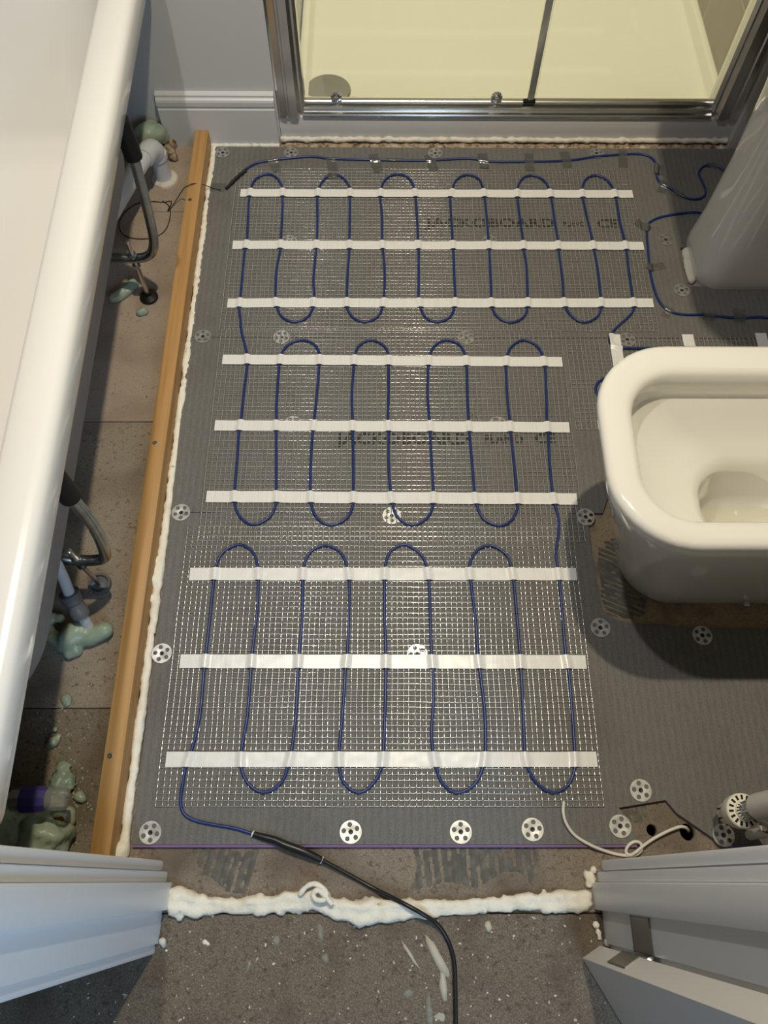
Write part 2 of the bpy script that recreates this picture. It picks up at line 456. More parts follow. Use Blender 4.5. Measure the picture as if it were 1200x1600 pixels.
structure(box('ceiling', -1.3, 1.05, -0.1, 2.6, ZC, ZC+0.05, M['ceiling']))
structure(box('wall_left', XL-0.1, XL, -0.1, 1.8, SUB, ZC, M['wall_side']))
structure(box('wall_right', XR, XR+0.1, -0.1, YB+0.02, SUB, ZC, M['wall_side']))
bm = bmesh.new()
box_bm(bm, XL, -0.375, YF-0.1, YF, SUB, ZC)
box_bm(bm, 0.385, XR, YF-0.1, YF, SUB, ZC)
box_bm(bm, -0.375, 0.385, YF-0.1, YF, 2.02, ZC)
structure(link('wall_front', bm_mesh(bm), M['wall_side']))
structure(box('wall_back', XL, -0.252, YB, YB+0.1, SUB, ZC, M['wall']))
structure(box('wall_shower_left', -0.32, -0.212, YB+0.1, 2.5, SUB, ZC, M['wall']))
structure(box('wall_shower_back', -0.32, 1.0, 2.45, 2.55, SUB, ZC, M['grout']))
# tiled shower side wall: tiles as pieces
tw = structure(box('wall_shower_right', 0.8437, XR+0.1, YB+0.02, 2.45, SUB, ZC, M['grout']), 'grouted wall of the shower')
z1 = on_x(1158, 0, 0.843).z
y1 = on_x(1108, 4, 0.843).y
rowh = max(0.18, z1-0.08)
rows = [(0.080, z1)] + [(z1+k*0.30, z1+(k+1)*0.30) for k in range(7)]
for ri, (za, zb) in enumerate(rows):
    if za > ZC-0.02: break
    zb = min(zb, ZC)
    off = 0.0 if ri % 2 == 0 else 0.30
    ys = [YB+0.03]
    y = y1+off-0.6
    while y < 2.44:
        if y > YB+0.05: ys.append(y)
        y += 0.6
    ys.append(2.448)
    for a, b in zip(ys[:-1], ys[1:]):
        box('tile', 0.843, 0.851, a+0.0022, b-0.0022, za+0.0022, zb-0.0022, M['tile'], tw, 0.001, 1)

# skirting with moulded top
prof = [(YB, SUB), (YB-0.018, SUB), (YB-0.018, 0.094), (YB-0.0155, 0.097), (YB-0.0155, 0.100), (YB-0.0178, 0.104), (YB-0.0178, 0.114),
        (YB-0.016, 0.119), (YB-0.012, 0.122), (YB-0.011, 0.124), (YB-0.011, 0.128), (YB-0.008, 0.131), (YB, 0.132)]
structure(link('baseboard_back', extrude_profile(prof, 'x', -0.537, -0.256), M['skirting']), 'grey painted skirting board with moulded top')
structure(box('baseboard_right', XR-0.018, XR, YF, YB, SUB, 0.13, M['skirting'], None, 0.003))

# door lining seen from above, both jambs
door = structure(empty('door_1', (0, 0, SUB)), 'grey painted door frame with open door')
def zpoly(name, poly, z0, z1, mt, parent, bev=0.0):
    bm = bmesh.new(); me = prism_mesh(poly, z0, z1); bm.from_mesh(me); bpy.data.meshes.remove(me)
    if bev:
        es = [e for e in bm.edges if abs(e.verts[0].co.z-e.verts[1].co.z) > 0.1]
        bmesh.ops.bevel(bm, geom=es, offset=bev, segments=2, profile=0.5, affect='EDGES')
    return link(name, autosmooth(bm_mesh(bm)), mt, parent)
for s, xs in ((-1, dict(arch=0.353, jamb=0.344, stop=0.334, jamb2=0.346, arch2=0.351)), (1, dict(arch=0.361, jamb=0.352, stop=0.341, jamb2=0.354, arch2=0.360))):
    R = lambda a, b, y0, y1: [(s*a, y0), (s*b, y0), (s*b, y1), (s*a, y1)]
    zpoly('architrave', R(xs['arch'], xs['arch']+0.055, YF, YF+0.016), SUB, 2.05, M['frame_paint'], door, 0.004)
    zpoly('jamb', R(xs['jamb2'], 0.3753 if s < 0 else 0.3853, -0.088, YF-0.0005), SUB, 2.02, M['frame_paint'], door, 0.001)
    zpoly('jamb', R(xs['jamb'], xs['jamb2'], -0.001, YF-0.0005), SUB, 2.02, M['frame_paint'], door, 0.002)
    zpoly('door_stop', R(xs['stop'], xs['jamb2'], -0.041, -0.0015), SUB, 2.02, M['frame_paint'], door, 0.002)
    zpoly('architrave', R(xs['arch2'], xs['arch2']+0.055, -0.103, -0.0885), SUB, 2.05, M['frame_paint'], door, 0.004)
box('door_head', -0.375, 0.385, -0.088, YF-0.0005, 1.995, 2.02, M['frame_paint'], door)
# open leaf, hinged on the right jamb and swung out into the hall
A = at(910, 1497, 0.004); u = Vector((0.50, -0.866, 0)); n_ = Vector((-0.866, -0.50, 0))
th, wd = 0.0345, 0.686
leaf_poly = [A, A-n_*th, A-n_*th+u*wd, A+u*wd]
leaf = zpoly('door_leaf', [(p.x, p.y) for p in leaf_poly], 0.004, 1.985, M['door_paint'], door, 0.0015)
leaf['label'] = 'open grey door leaf'
# butt hinge: jamb plate, leaf plate, knuckle barrel with pin
hz0, hz1 = 0.150, 0.232
def plate(c, ax, nrm, w, z0, z1, t, mt, par, name):
    bm = bmesh.new()
    r = bmesh.ops.create_cube(bm, size=1)
    for v in r['verts']:
        v.co = c + ax*(v.co.x*w) + nrm*(v.co.y*t) + Vector((0, 0, (z0+z1)/2+v.co.z*(z1-z0)))
    bmesh.ops.bevel(bm, geom=list(bm.edges), offset=0.0008, segments=1, affect='EDGES')
    return link(name, bm_mesh(bm), mt, par)
plate(Vector((0.3535, -0.066, 0)), Vector((0, 1, 0)), Vector((1, 0, 0)), 0.044, hz0, hz1, 0.0025, M['brass'], leaf, 'hinge_plate')
B = A-n_*th
plate(A-n_*(th*0.62)-u*0.0006+Vector((0, 0, -0.004)), n_, u, 0.026, hz0-0.02, hz1-0.02, 0.0024, M['brass'], leaf, 'hinge_plate')
bc = Vector((0.3485, -0.0945, 0))
lathe('hinge_barrel', [(0.0052, hz0), (0.0055, hz0+0.001), (0.0055, hz0+0.026), (0.0050, hz0+0.027), (0.0055, hz0+0.028), (0.0055, hz0+0.054), (0.0050, hz0+0.055), (0.0055, hz0+0.056), (0.0055, hz1), (0.0068, hz1+0.001), (0.0068, hz1+0.003), (0.003, hz1+0.005)], M['steel'], leaf, 14, origin=bc)
for zz in (0.40, 0.62):
    lathe('frame_screw', [(0.0032, 0), (0.0030, 0.001), (0.0012, 0.0012)], M['bright'], leaf, 10, axis=Vector((0, -1, 0)), origin=Vector((0.365, -0.1032, zz)))

# shower front: boxed upstand, sealant, tray
structure(box('trim_1', -0.2515, 0.880, YB, YB+0.03, SUB, 0.064, M['skirting'], None, 0.003), 'white boxed upstand under the shower door')
structure(box('trim_2', 0.874, XR, YB-0.016, YB+0.02, SUB, 2.2, M['skirting'], None, 0.003), 'white corner trim beside the shower')

# ================================================================== SHOWER
tray = empty('shower_tray', (0.32, 2.0, SUB))
tag(tray, 'cream white low shower tray behind the sliding glass door', 'shower tray')
tcx, tcy, thx, thy = 0.3195, 2.085, 0.529, 0.36
rr_ = [rrect(tcx, tcy, thx, thy, 0.012, SUB), rrect(tcx, tcy, thx, thy, 0.012, 0.074), rrect(tcx, tcy, thx-0.004, thy-0.004, 0.012, 0.079),
       rrect(tcx, tcy, thx-0.018, thy-0.018, 0.02, 0.080), rrect(tcx, tcy, thx-0.022, thy-0.022, 0.022, 0.078), rrect(tcx, tcy, thx-0.028, thy-0.028, 0.03, 0.056),
       rrect(tcx, tcy, thx-0.036, thy-0.036, 0.04, 0.052), rrect(tcx, tcy, thx*0.5, thy*0.5, 0.04, 0.049)]
link('tray_body', loft_mesh(rr_), M['tray'], tray)
wc = at(513, 142, 0.054)
waste = lathe('waste_cover', [(0.050, -0.004), (0.056, 0.0), (0.0575, 0.003), (0.055, 0.0055), (0.03, 0.0075), (0.004, 0.008)], M['chrome'], tray, 40, origin=wc)

enc = empty('shower_enclosure', (0.31, YB+0.02, 0.064))
tag(enc, 'chrome framed sliding shower door with clear glass panes', 'shower door')
# bottom rail: stepped section
rail = [(YB-0.004, 0.0645), (YB-0.004, 0.070), (YB-0.002, 0.073), (YB+0.006, 0.0745), (YB+0.008, 0.078), (YB+0.008, 0.081), (YB+0.012, 0.083),
        (YB+0.022, 0.084), (YB+0.024, 0.087), (YB+0.027, 0.089), (YB+0.036, 0.089), (YB+0.038, 0.086), (YB+0.038, 0.0645)]
link('bottom_rail', autosmooth(extrude_profile(rail, 'x', -0.192, 0.806), 25), M['satin_alu'], enc)
def jamb_prof(xa, xb, s):
    w = xb-xa
    return [(xa, YB-0.002), (xa+w*0.08, YB-0.006), (xa+w*0.30, YB-0.008), (xa+w*0.34, YB-0.005), (xa+w*0.40, YB-0.005), (xa+w*0.44, YB-0.008), (xa+w*0.72, YB-0.008), (xa+w*0.78, YB-0.002),
            (xa+w*0.84, YB+0.004), (xa+w*0.90, YB+0.004), (xb, YB+0.012), (xb, YB+0.045), (xa, YB+0.045)]
link('side_jamb', autosmooth(extrude_profile(jamb_prof(-0.2505, -0.186, 1), 'z', 0.0645, 2.0), 25), M['satin_alu'], enc)
pj = [(0.874+0.803-x, y) for (x, y) in jamb_prof(0.803, 0.8735, 1)]
link('side_jamb', autosmooth(extrude_profile(pj, 'z', 0.0645, 2.0), 25), M['satin_alu'], enc)
link('top_rail', extrude_profile([(YB, 1.96), (YB+0.04, 1.96), (YB+0.04, 2.0), (YB, 2.0)], 'x', -0.192, 0.806), M['satin_alu'], enc)
box('glass_pane', -0.186, 0.375, YB+0.0265, YB+0.0305, 0.0892, 1.962, M['glass'], enc)
box('glass_pane', 0.355, 0.803, YB+0.0330, YB+0.0370, 0.0892, 1.962, M['glass'], enc)
xb_ = on_y(829, 150, YB+0.03).x
box('pane_edge_profile', xb_-0.008, xb_+0.008, YB+0.018, YB+0.026, 0.090, 1.955, M['satin_alu'], enc, 0.002)
box('rail_stop', xb_-0.017, xb_+0.012, YB+0.016, YB+0.0265, 0.0885, 0.096, M['black'], enc, 0.001)
for px in (525, 777):
    c = on_y(px, 148, YB+0.02)
    r_ = lathe('door_roller', [(0.0120, 0), (0.0135, 0.001), (0.0135, 0.005), (0.009, 0.006), (0.007, 0.010), (0.002, 0.011)], M['chrome'], enc, 20, axis=Vector((0, -1, 0)), origin=Vector((c.x, YB+0.0265, 0.1015)))
    box('roller_clip', c.x-0.005, c.x+0.005, YB+0.019, YB+0.0265, 0.089, 0.1015, M['chrome'], r_, 0.001)

# ragged sealant line under the upstand and the raw gap in front of it
def ragged_strip(x0, x1, y0, y1, zt, amp, step, seed, zf=SUB):
    """low crusty strip on the floor"""
    nx = int((x1-x0)/step); ny = max(3, int((y1-y0)/step))
    V, F = [], []
    for i in range(nx+1):
        for j in range(ny+1):
            x = x0+(x1-x0)*i/nx; y = y0+(y1-y0)*j/ny
            nn = noise.noise(Vector((x*70+seed, y*70, seed)))+0.5*noise.noise(Vector((x*210+seed, y*210, 1)))
            z = zf+max(0.0004, zt*(0.55+0.6*nn))
            if i in (0, nx) or j in (0, ny): z = zf
            V.append((x+amp*noise.noise(Vector((x*60, y*60, seed+4))), y+amp*noise.noise(Vector((x*60, y*60, seed+9))), z))
    for i in range(nx):
        for j in range(ny):
            a = i*(ny+1)+j
            F.append((a, a+ny+1, a+ny+2, a+1))
    me = mesh_from(V, F)
    for p in me.polygons: p.use_smooth = True
    return me
o = link('plaster_debris', ragged_strip(-0.245, 0.868, 1.6655, YB-0.0005, 0.008, 0.001, 0.004, 3), M['plaster'])
tag(o, 'crumbly tan plaster debris in the gap below the shower upstand', 'debris'); o['kind'] = 'stuff'
pts = [(x, YB-0.005+0.0018*noise.noise(Vector((x*40, 0, 0))), 0.004+0.003*noise.noise(Vector((x*25, 3, 0)))) for x in np.linspace(-0.252, 0.872, 220)]
o = link('sealant_bead', tube_mesh(pts, lambda t, i: 0.0062*(1+0.6*noise.noise(Vector((i*0.35, 5, 0)))), 8), M['sealant'])
tag(o, 'ragged white sealant bead along the bottom of the shower upstand', 'sealant')
pts = [(x, YB-0.0205+0.001*noise.noise(Vector((x*50, 0, 0))), -0.003) for x in np.linspace(-0.43, -0.255, 50)]
o = link('sealant_bead', tube_mesh(pts, lambda t, i: 0.005*(1+0.6*noise.noise(Vector((i*0.4, 2, 0)))), 8), M['sealant'])
tag(o, 'short white sealant bead along the foot of the grey skirting', 'sealant')

# ================================================================== TILE BACKER BOARDS
def backer(poly, label):
    b = empty('tile_backer_board', (sum(p[0] for p in poly)/len(poly), sum(p[1] for p in poly)/len(poly), SUB))
    tag(b, label, 'backer board', 'grey tile backer boards')
    link('cement_face', prism_mesh(poly, -0.0022, 0.0), M['board'], b)
    return b
Y1, Y2, YE = 1.0755, 0.6525, 0.0545
pA = [(-0.414, Y1+0.0006), (0.905, Y1+0.0006), (0.905, 1.222), (0.700, 1.222), (0.697, 1.338), (0.905, 1.338), (0.905, 1.664), (-0.421, 1.664)]
bA = backer(pA, 'grey tile backer board along the shower, printed lettering under the widest mat')
link('foam_core', prism_mesh(pA, SUB, -0.0022), M['core'], bA)
pB = [(-0.410, Y2+0.0006), (0.435, Y2+0.0006), (0.470, 0.735), (0.905, 0.735), (0.905, Y1-0.0006), (-0.419, Y1-0.0006)]
bB = backer(pB, 'grey tile backer board in the middle, printed lettering under the middle mat')
link('foam_core', prism_mesh(pB, SUB, -0.0022), M['core'], bB)
N = [at(*q) for q in [(996, 1320), (993, 1308), (983, 1285), (967, 1262), (1040, 1250), (1058, 1271), (1112, 1308), (1127, 1320)]]
notch = [(p.x, p.y) for p in N]; notch[0] = (notch[0][0], YE); notch[-1] = (notch[-1][0], YE)
tc_ = [(0.905, 0.413), (0.71, 0.416), (0.56, 0.421), (0.465, 0.428), (0.432, 0.437), (0.412, 0.455), (0.406, 0.56), (0.404, Y2-0.0006)]
pC = [(-0.405, YE)] + notch + [(0.905, YE)] + tc_ + [(-0.409, Y2-0.0006)]
bC = backer(pC, 'grey tile backer board nearest the doorway with purple edge and notched corner')
nf = [(p[0], YE-0.004) if abs(p[1]-YE) < 1e-6 else p for p in pC]
link('foam_core', prism_mesh(nf, SUB, -0.0022), M['core'], bC)
def lettering(txt, px0, px1, py, hpx, parent, bold=0.006):
    cu = bpy.data.curves.new('lettering', 'FONT'); cu.body = txt; cu.size = 1; cu.offset = 0.035; cu.resolution_u = 2
    o = bpy.data.objects.new('lettering', cu); COL.objects.link(o)
    me = to_mesh(o); bpy.data.objects.remove(o, do_unlink=True)
    xs = [v.co.x for v in me.vertices]; ys = [v.co.y for v in me.vertices]
    a, b, t = at(px0, py), at(px1, py), at(px0, py-hpx)
    sx = (b.x-a.x)/(max(xs)-min(xs)); sy = (t.y-a.y)/(max(ys)-min(ys))
    mx, my = min(xs), min(ys)
    for v in me.vertices: v.co = Vector((a.x+(v.co.x-mx)*sx, a.y+(v.co.y-my)*sy, 0.0003))
    return link('printed_lettering', me, M['ink'], parent)
lettering('JACKOBOARD', 664, 868, 360, 20, bA)
lettering('PLANO', 880, 915, 354, 8, bA)
lettering('CE', 934, 968, 357, 15, bA)
lettering('JACKOBOARD', 524, 733, 700, 24, bB)
lettering('PLANO', 757, 818, 693, 14, bB)
lettering('CE', 836, 868, 693, 16, bB)

# ================================================================== HEATING MAT
CABLE_PX = [(395,1303),(365,1294),(330,1288),(302,1281),(287,1270),(283,1250),(287,1222),(291,1198),(300,1173),(313,1120),(320,1043),(323,1017),(328,973),(335,907),(338,885),(350,863),(375,852),(395,863),(403,885),(404,907),(402,957),(395,1017),(393,1043),(387,1120),(378,1173),(377,1197),(387,1223),(412,1239),(440,1223),(450,1198),(456,1173),(463,1113),(466,1043),(468,1017),(473,963),(473,907),(475,885),(485,864),(508,853),(532,864),(542,885),(546,907),(545,963),(543,1020),(540,1043),(537,1097),(530,1173),(530,1197),(537,1223),(559,1239),(582,1226),(597,1197),(599,1173),(602,1097),(603,1043),(603,1022),(601,963),(601,907),(602,885),(610,863),(632,852),(657,867),(666,885),(670,907),(672,963),(674,1022),(676,1043),(677,1097),(674,1140),(676,1173),(681,1197),(690,1223),(712,1239),(740,1227),(755,1197),(758,1173),(757,1113),(749,1047),(746,1022),(743,973),(735,908),(733,885),(743,863),(765,853),(790,867),(798,885),(802,907),(807,963),(812,1022),(813,1043),(817,1113),(819,1173),(823,1197),(837,1223),(862,1239),(887,1227),(898,1197),(897,1173),(893,1113),(887,1043),(883,1022),(878,963),(873,907),(870,885),(868,863),(872,838),(872,813),(867,790),(863,772),(858,720),(856,677),(854,660),(853,620),(851,573),(847,557),(838,542),(818,533),(800,542),(792,557),(790,572),(792,620),(796,660),(797,677),(802,720),(807,770),(809,789),(800,813),(780,823),(755,812),(744,788),(741,770),(737,720),(733,677),(732,660),(730,620),(729,572),(727,557),(717,540),(697,533),(679,542),(671,557),(669,572),(668,620),(671,660),(672,677),(674,720),(677,770),(677,787),(668,810),(643,822),(620,808),(613,787),(610,768),(607,720),(607,677),(606,660),(607,620),(607,572),(607,557),(600,542),(580,533),(562,541),(555,555),(553,570),(550,620),(551,658),(551,675),(552,720),(552,768),(552,787),(543,810),(517,822),(495,810),(486,787),(485,768),(486,720),(489,675),(491,658),(495,620),(499,570),(499,553),(490,539),(470,533),(450,541),(440,555),(437,570),(433,620),(432,658),(432,675),(432,720),(432,768),(432,787),(421,810),(395,821),(375,808),(367,787),(367,768),(371,720),(374,673),(377,658),(382,610),(387,570),(386,553),(378,520),(376,500),(374,482),(376,467),(379,433),(383,392),(386,378),(388,343),(390,308),(392,297),(400,282),(418,274),(434,281),(442,297),(442,310),(441,343),(439,378),(438,392),(432,427),(431,467),(433,482),(442,498),(460,505),(480,498),(489,482),(491,467),(490,437),(494,392),(495,378),(496,343),(496,308),(498,297),(507,282),(522,274),(538,282),(547,297),(547,310),(546,377),(546,392),(543,433),(542,467),(542,482),(552,498),(570,505),(590,497),(598,480),(600,467),(601,427),(598,390),(597,378),(597,343),(594,308),(596,295),(603,282),(620,274),(638,280),(647,295),(649,308),(652,353),(653,378),(654,390),(654,437),(654,467),(657,482),(665,498),(683,505),(702,498),(710,482),(711,467),(709,420),(708,392),(707,378),(705,343),(703,308),(707,297),(713,283),(730,275),(748,282),(755,298),(757,310),(761,353),(763,378),(764,392),(767,453),(768,480),(777,497),(797,506),(817,498),(824,482),(824,467),(822,420),(818,392),(817,378),(812,343),(808,310),(808,297),(815,282),(830,276),(848,283),(858,298),(861,310),(867,353),(871,378),(872,392),(878,437),(880,467),(883,482),(895,498),(913,506),(932,497),(939,482),(938,467),(933,420),(928,392),(925,378),(917,343),(910,310),(909,297),(915,282),(930,276),(947,283),(958,298),(962,310),(967,343),(975,378),(978,392),(983,433),(988,467),(990,482),(983,495),(963,513),(952,528),(955,540),(969,545),(994,546),(1080,546),(1120,548),(1140,562),(1140,578),(1118,590),(1040,590),(975,588),(951,590),(935,598),(930,610),(936,621),(948,627),(1000,630),(1060,630),(1090,622),(1115,606),(1185,602),(1212,590),(1226,560),(1222,520),(1200,498),(1150,498),(1098,493),(1072,493),(1050,489),(1034,478),(1024,460),(1016,428),(1012,390),(1010,364),(1014,349),(1038,339),(1084,333),(1104,336),(1125,338),(1152,322),(1158,296),(1148,280),(1134,270),(1120,261),(1108,259),(1096,263),(1091,273),(1098,288),(1102,300),(1098,309),(1084,313),(1066,308),(1046,295),(1029,285),(1025,272),(1025,258),(1014,246),(996,242),(968,243),(930,246),(890,252),(830,254),(767,254),(733,249),(673,252),(623,252),(560,251),(513,249),(487,246),(460,248),(423,252),(400,257),(384,266)]
NETS = [(-0.354, 0.611, 1.094, 1.588), (-0.350, 0.394, 0.592, 1.098), (-0.373, 0.373, 0.112, 0.622), (0.405, 0.875, 0.842, 1.078)]
def on_net(x, y):
    return any(a-0.004 < x < b+0.004 and c-0.004 < y < d+0.004 for a, b, c, d in NETS)
CR = 0.0027
ground = [at(*q) for q in CABLE_PX]
cpath = smooth_path(ground, 3)
hz = [0.0045 if on_net(p.x, p.y) else 0.0030 for p in cpath]
hs = [sum(hz[max(0, i-4):i+5])/len(hz[max(0, i-4):i+5]) for i in range(len(hz))]
cpath = [Vector((p.x, p.y, h)) for p, h in zip(cpath, hs)]
mat_root = empty('heating_mat', (0.0, 0.7, 0.0))
tag(mat_root, 'underfloor heating mat of pale mesh, white tape strips and looping blue cable', 'heating mat')
cable = link('heating_cable', tube_mesh(cpath, CR, 8), M['cable_blue'], mat_root)
cable['label'] = 'blue heating cable laid in loops'

def net_mesh(x0, x1, y0, y1, seed, pitch=0.0101):
    rnd = random.Random(seed)
    nx = int(round((x1-x0)/pitch)); ny = int(round((y1-y0)/pitch))
    px, py = (x1-x0)/nx, (y1-y0)/ny
    V, F = [], []
    def strand(pts, w, h):
        base = len(V)
        n = len(pts)
        for (x, y, z, dx, dy) in pts:
            # diamond section: side, top, side, bottom
            V.append((x-dy*w, y+dx*w, z)); V.append((x, y, z+h)); V.append((x+dy*w, y-dx*w, z)); V.append((x, y, z-h))
        for i in range(n-1):
            b = base+4*i
            for k in range(4):
                F.append((b+k, b+(k+1) % 4, b+4+(k+1) % 4, b+4+k))
        F.append((base+3, base+2, base+1, base)); e = base+4*(n-1); F.append((e, e+1, e+2, e+3))
    dxs = [rnd.uniform(-0.0011, 0.0011) for _ in range(nx+1)]
    dys = [rnd.uniform(-0.0009, 0.0009) for _ in range(ny+1)]
    wav = lambda x, y, s: 0.0016*noise.noise(Vector((x*9+s, y*9, s)))
    for i in range(nx+1):          # strands running away from the door, each lifted over every cross strand
        x = x0+px*i+dxs[i]
        pts = []
        ph = rnd.uniform(-0.5, 0.5)
        for j in range(4*ny+1):
            y = y0+py*j/4
            z = 0.0017+0.00027*math.cos(math.pi*j/2+ph)
            pts.append((x+wav(x, y, seed), y, z+0.00008*rnd.uniform(-1, 1), 0, 1))
        strand(pts, 0.00125*rnd.uniform(0.8, 1.2), 0.0006)
    for j in range(ny+1):          # cross strands
        y = y0+py*j+dys[j]
        pts = []
        for i in range(2*nx+1):
            x = x0+px*i/2
            z = 0.0010 if i % 2 == 0 else 0.0013
            pts.append((x, y+wav(x, y, seed+5), z, 1, 0))
        strand(pts, 0.00085*rnd.uniform(0.8, 1.2), 0.00055)
    me = mesh_from(V, F)
    me.polygons.foreach_set('use_smooth', [True]*len(me.polygons))
    return me
for k, (a, b, c, d) in enumerate(NETS):
    o = link('mesh_net', net_mesh(a, b, c, d, 11+k), M['net'], mat_root); o['kind'] = 'stuff'

def sheet(name, P, nu, nv, th, mt, parent=None):
    """closed thin sheet from P(u,v)->Vector over a grid"""
    V, F = [], []
    for s in (0, -th):
        for i in range(nu+1):
            for j in range(nv+1):
                V.append(P(i/nu, j/nv)+Vector((0, 0, s)))
    W = nv+1; off = (nu+1)*W
    for i in range(nu):
        for j in range(nv):
            a = i*W+j
            F.append((a, a+W, a+W+1, a+1)); F.append((off+a, off+a+1, off+a+W+1, off+a+W))
    for i in range(nu):
        a, b = i*W, (i+1)*W; F.append((a, off+a, off+b, b)); a, b = i*W+nv, (i+1)*W+nv; F.append((a, b, off+b, off+a))
    for j in range(nv):
        a, b = j, j+1; F.append((a, b, off+b, off+a)); a, b = nu*W+j, nu*W+j+1; F.append((a, off+a, off+b, b))
    bm = bmesh.new(); me = mesh_from(V, F); bm.from_mesh(me); bpy.data.meshes.remove(me)
    return link(name, autosmooth(bm_mesh(bm), 50), mt, parent)
carr = np.array([(p.x, p.y) for p in cpath])
cseg_a, cseg_b = carr[:-1], carr[1:]
def cable_dist(x, y):
    p = np.array((x, y)); d = cseg_b-cseg_a
    t = np.clip(((p-cseg_a)*d).sum(1)/np.maximum((d*d).sum(1), 1e-12), 0, 1)
    q = cseg_a+d*t[:, None]
    return float(np.sqrt(((p-q)**2).sum(1).min()))
def drape(x, y, base, top):
    d = cable_dist(x, y)
    if d < 0.0022: return top
    if d < 0.0085:
        t = (d-0.0022)/0.0063
        return base+(top-base)*(1-t*t*(3-2*t))
    return base
TAPES = [((376,303),(988,305)),((364,384),(1005,386)),((356,475),(1020,475)),((348,563),(878,567)),((336,666),(889,669)),((323,777),(901,781)),((297,898),(900,898)),((282,1034),(915,1035)),((260,1187),(932,1187))]
for ti, (l, r) in enumerate(TAPES):
    L, R_ = at(*l), at(*r)
    hw = 0.0125
    nu = int((R_.x-L.x)/0.0035)
    def P(u, v, L=L, R_=R_, ti=ti):
        x = L.x+(R_.x-L.x)*u; y = L.y+(R_.y-L.y)*u+(v-0.5)*2*hw
        y += 0.0007*noise.noise(Vector((x*14, ti*3.3, 0)))
        z = drape(x, y, 0.0037, 0.0080)
        z += 0.00035*noise.noise(Vector((x*55, y*90, ti)))
        return Vector((x, y, z))
    sheet('tape_strip', P, nu, 4, 0.00035, M['tape_white'], mat_root)
for (a, b, w) in (((959,524),(972,640),0.0125), ((1073,524),(1090,640),0.0125), ((1187,522),(1210,640),0.0125)):
    L, R_ = at(*a), at(*b)
    def P(u, v, L=L, R_=R_, w=w):
        x = L.x+(v-0.5)*2*w; y = L.y+(R_.y-L.y)*u
        return Vector((x, y, drape(x, y, 0.0037, 0.0080)+0.0003*noise.noise(Vector((x*60, y*60, 7)))))
    sheet('tape_strip', P, 60, 6, 0.00035, M['tape_white'], mat_root)
# joint sleeve between blue heating cable and black supply lead, end cap of the heating cable
jp = [at(395, 1303, 0.0045), at(412, 1308, 0.0055), at(430, 1313, 0.006), at(445, 1320, 0.0065), at(475, 1331, 0.0055), at(503, 1344, 0.002)]
jr = [0.0045, 0.0056, 0.0062, 0.0068, 0.0068, 0.0050]
jpath = smooth_path(jp, 4)
link('joint_sleeve', tube_mesh(jpath, lambda t, i: float(np.interp(t, np.linspace(0, 1, 6), jr)), 12), M['cable_black'], mat_root)
for q in ((395, 1303, 0.0045), (503, 1344, 0.001)):
    p = at(*q); d = Vector((0.9, -0.4, 0)).normalized()
    lathe('sleeve_ring', [(0.0045, -0.0012), (0.0058, -0.0010), (0.0058, 0.0010), (0.0045, 0.0012)], M['cord_white'], mat_root, 12, axis=d, origin=p)
lead = [at(500, 1342, 0.0025), at(540, 1364, -0.003), at(580, 1386, -0.0045), at(606, 1399, 0.004), at(635, 1414, 0.016), at(660, 1428, 0.016), at(682, 1443, 0.004), at(699, 1468, -0.005), at(709, 1500, -0.006), at(711, 1540, -0.006), at(712, 1600, -0.006), (at(713, 1700, -0.006)), (at(722, 1850, -0.006))]
tube('supply_lead', smooth_path(lead, 6), 0.0035, M['cable_black'], mat_root, 10)
ep = [at(384, 266, 0.004), at(372, 276, 0.0045), at(353, 295, 0.004)]
link('end_cap', tube_mesh(smooth_path(ep, 4), lambda t, i: 0.0046 if t < 0.85 else 0.0036, 10), M['cable_black'], mat_root)
# thin bare sensor wire leaving the end cap over the batten and coiled under the bath
wire = [at(345, 297, 0.002), at(330, 293, 0.004), at(315, 288, 0.03), at(302, 287, 0.0425), at(290, 292, 0.042), at(284, 299, 0.02), at(272, 318, -0.004), at(262, 330, -0.008)]
wire += [at(x, y, -0.0085) for x, y in ((268, 315), (255, 316), (238, 315), (215, 318), (195, 332), (186, 350), (192, 366), (212, 373), (240, 371), (258, 360), (266, 338), (264, 322), (254, 314))]
o = tube('thin_wire', smooth_path(wire, 5), 0.0011, M['cable_black'])
tag(o, 'thin black wire crossing the batten and coiled on the floor under the bath', 'wire')

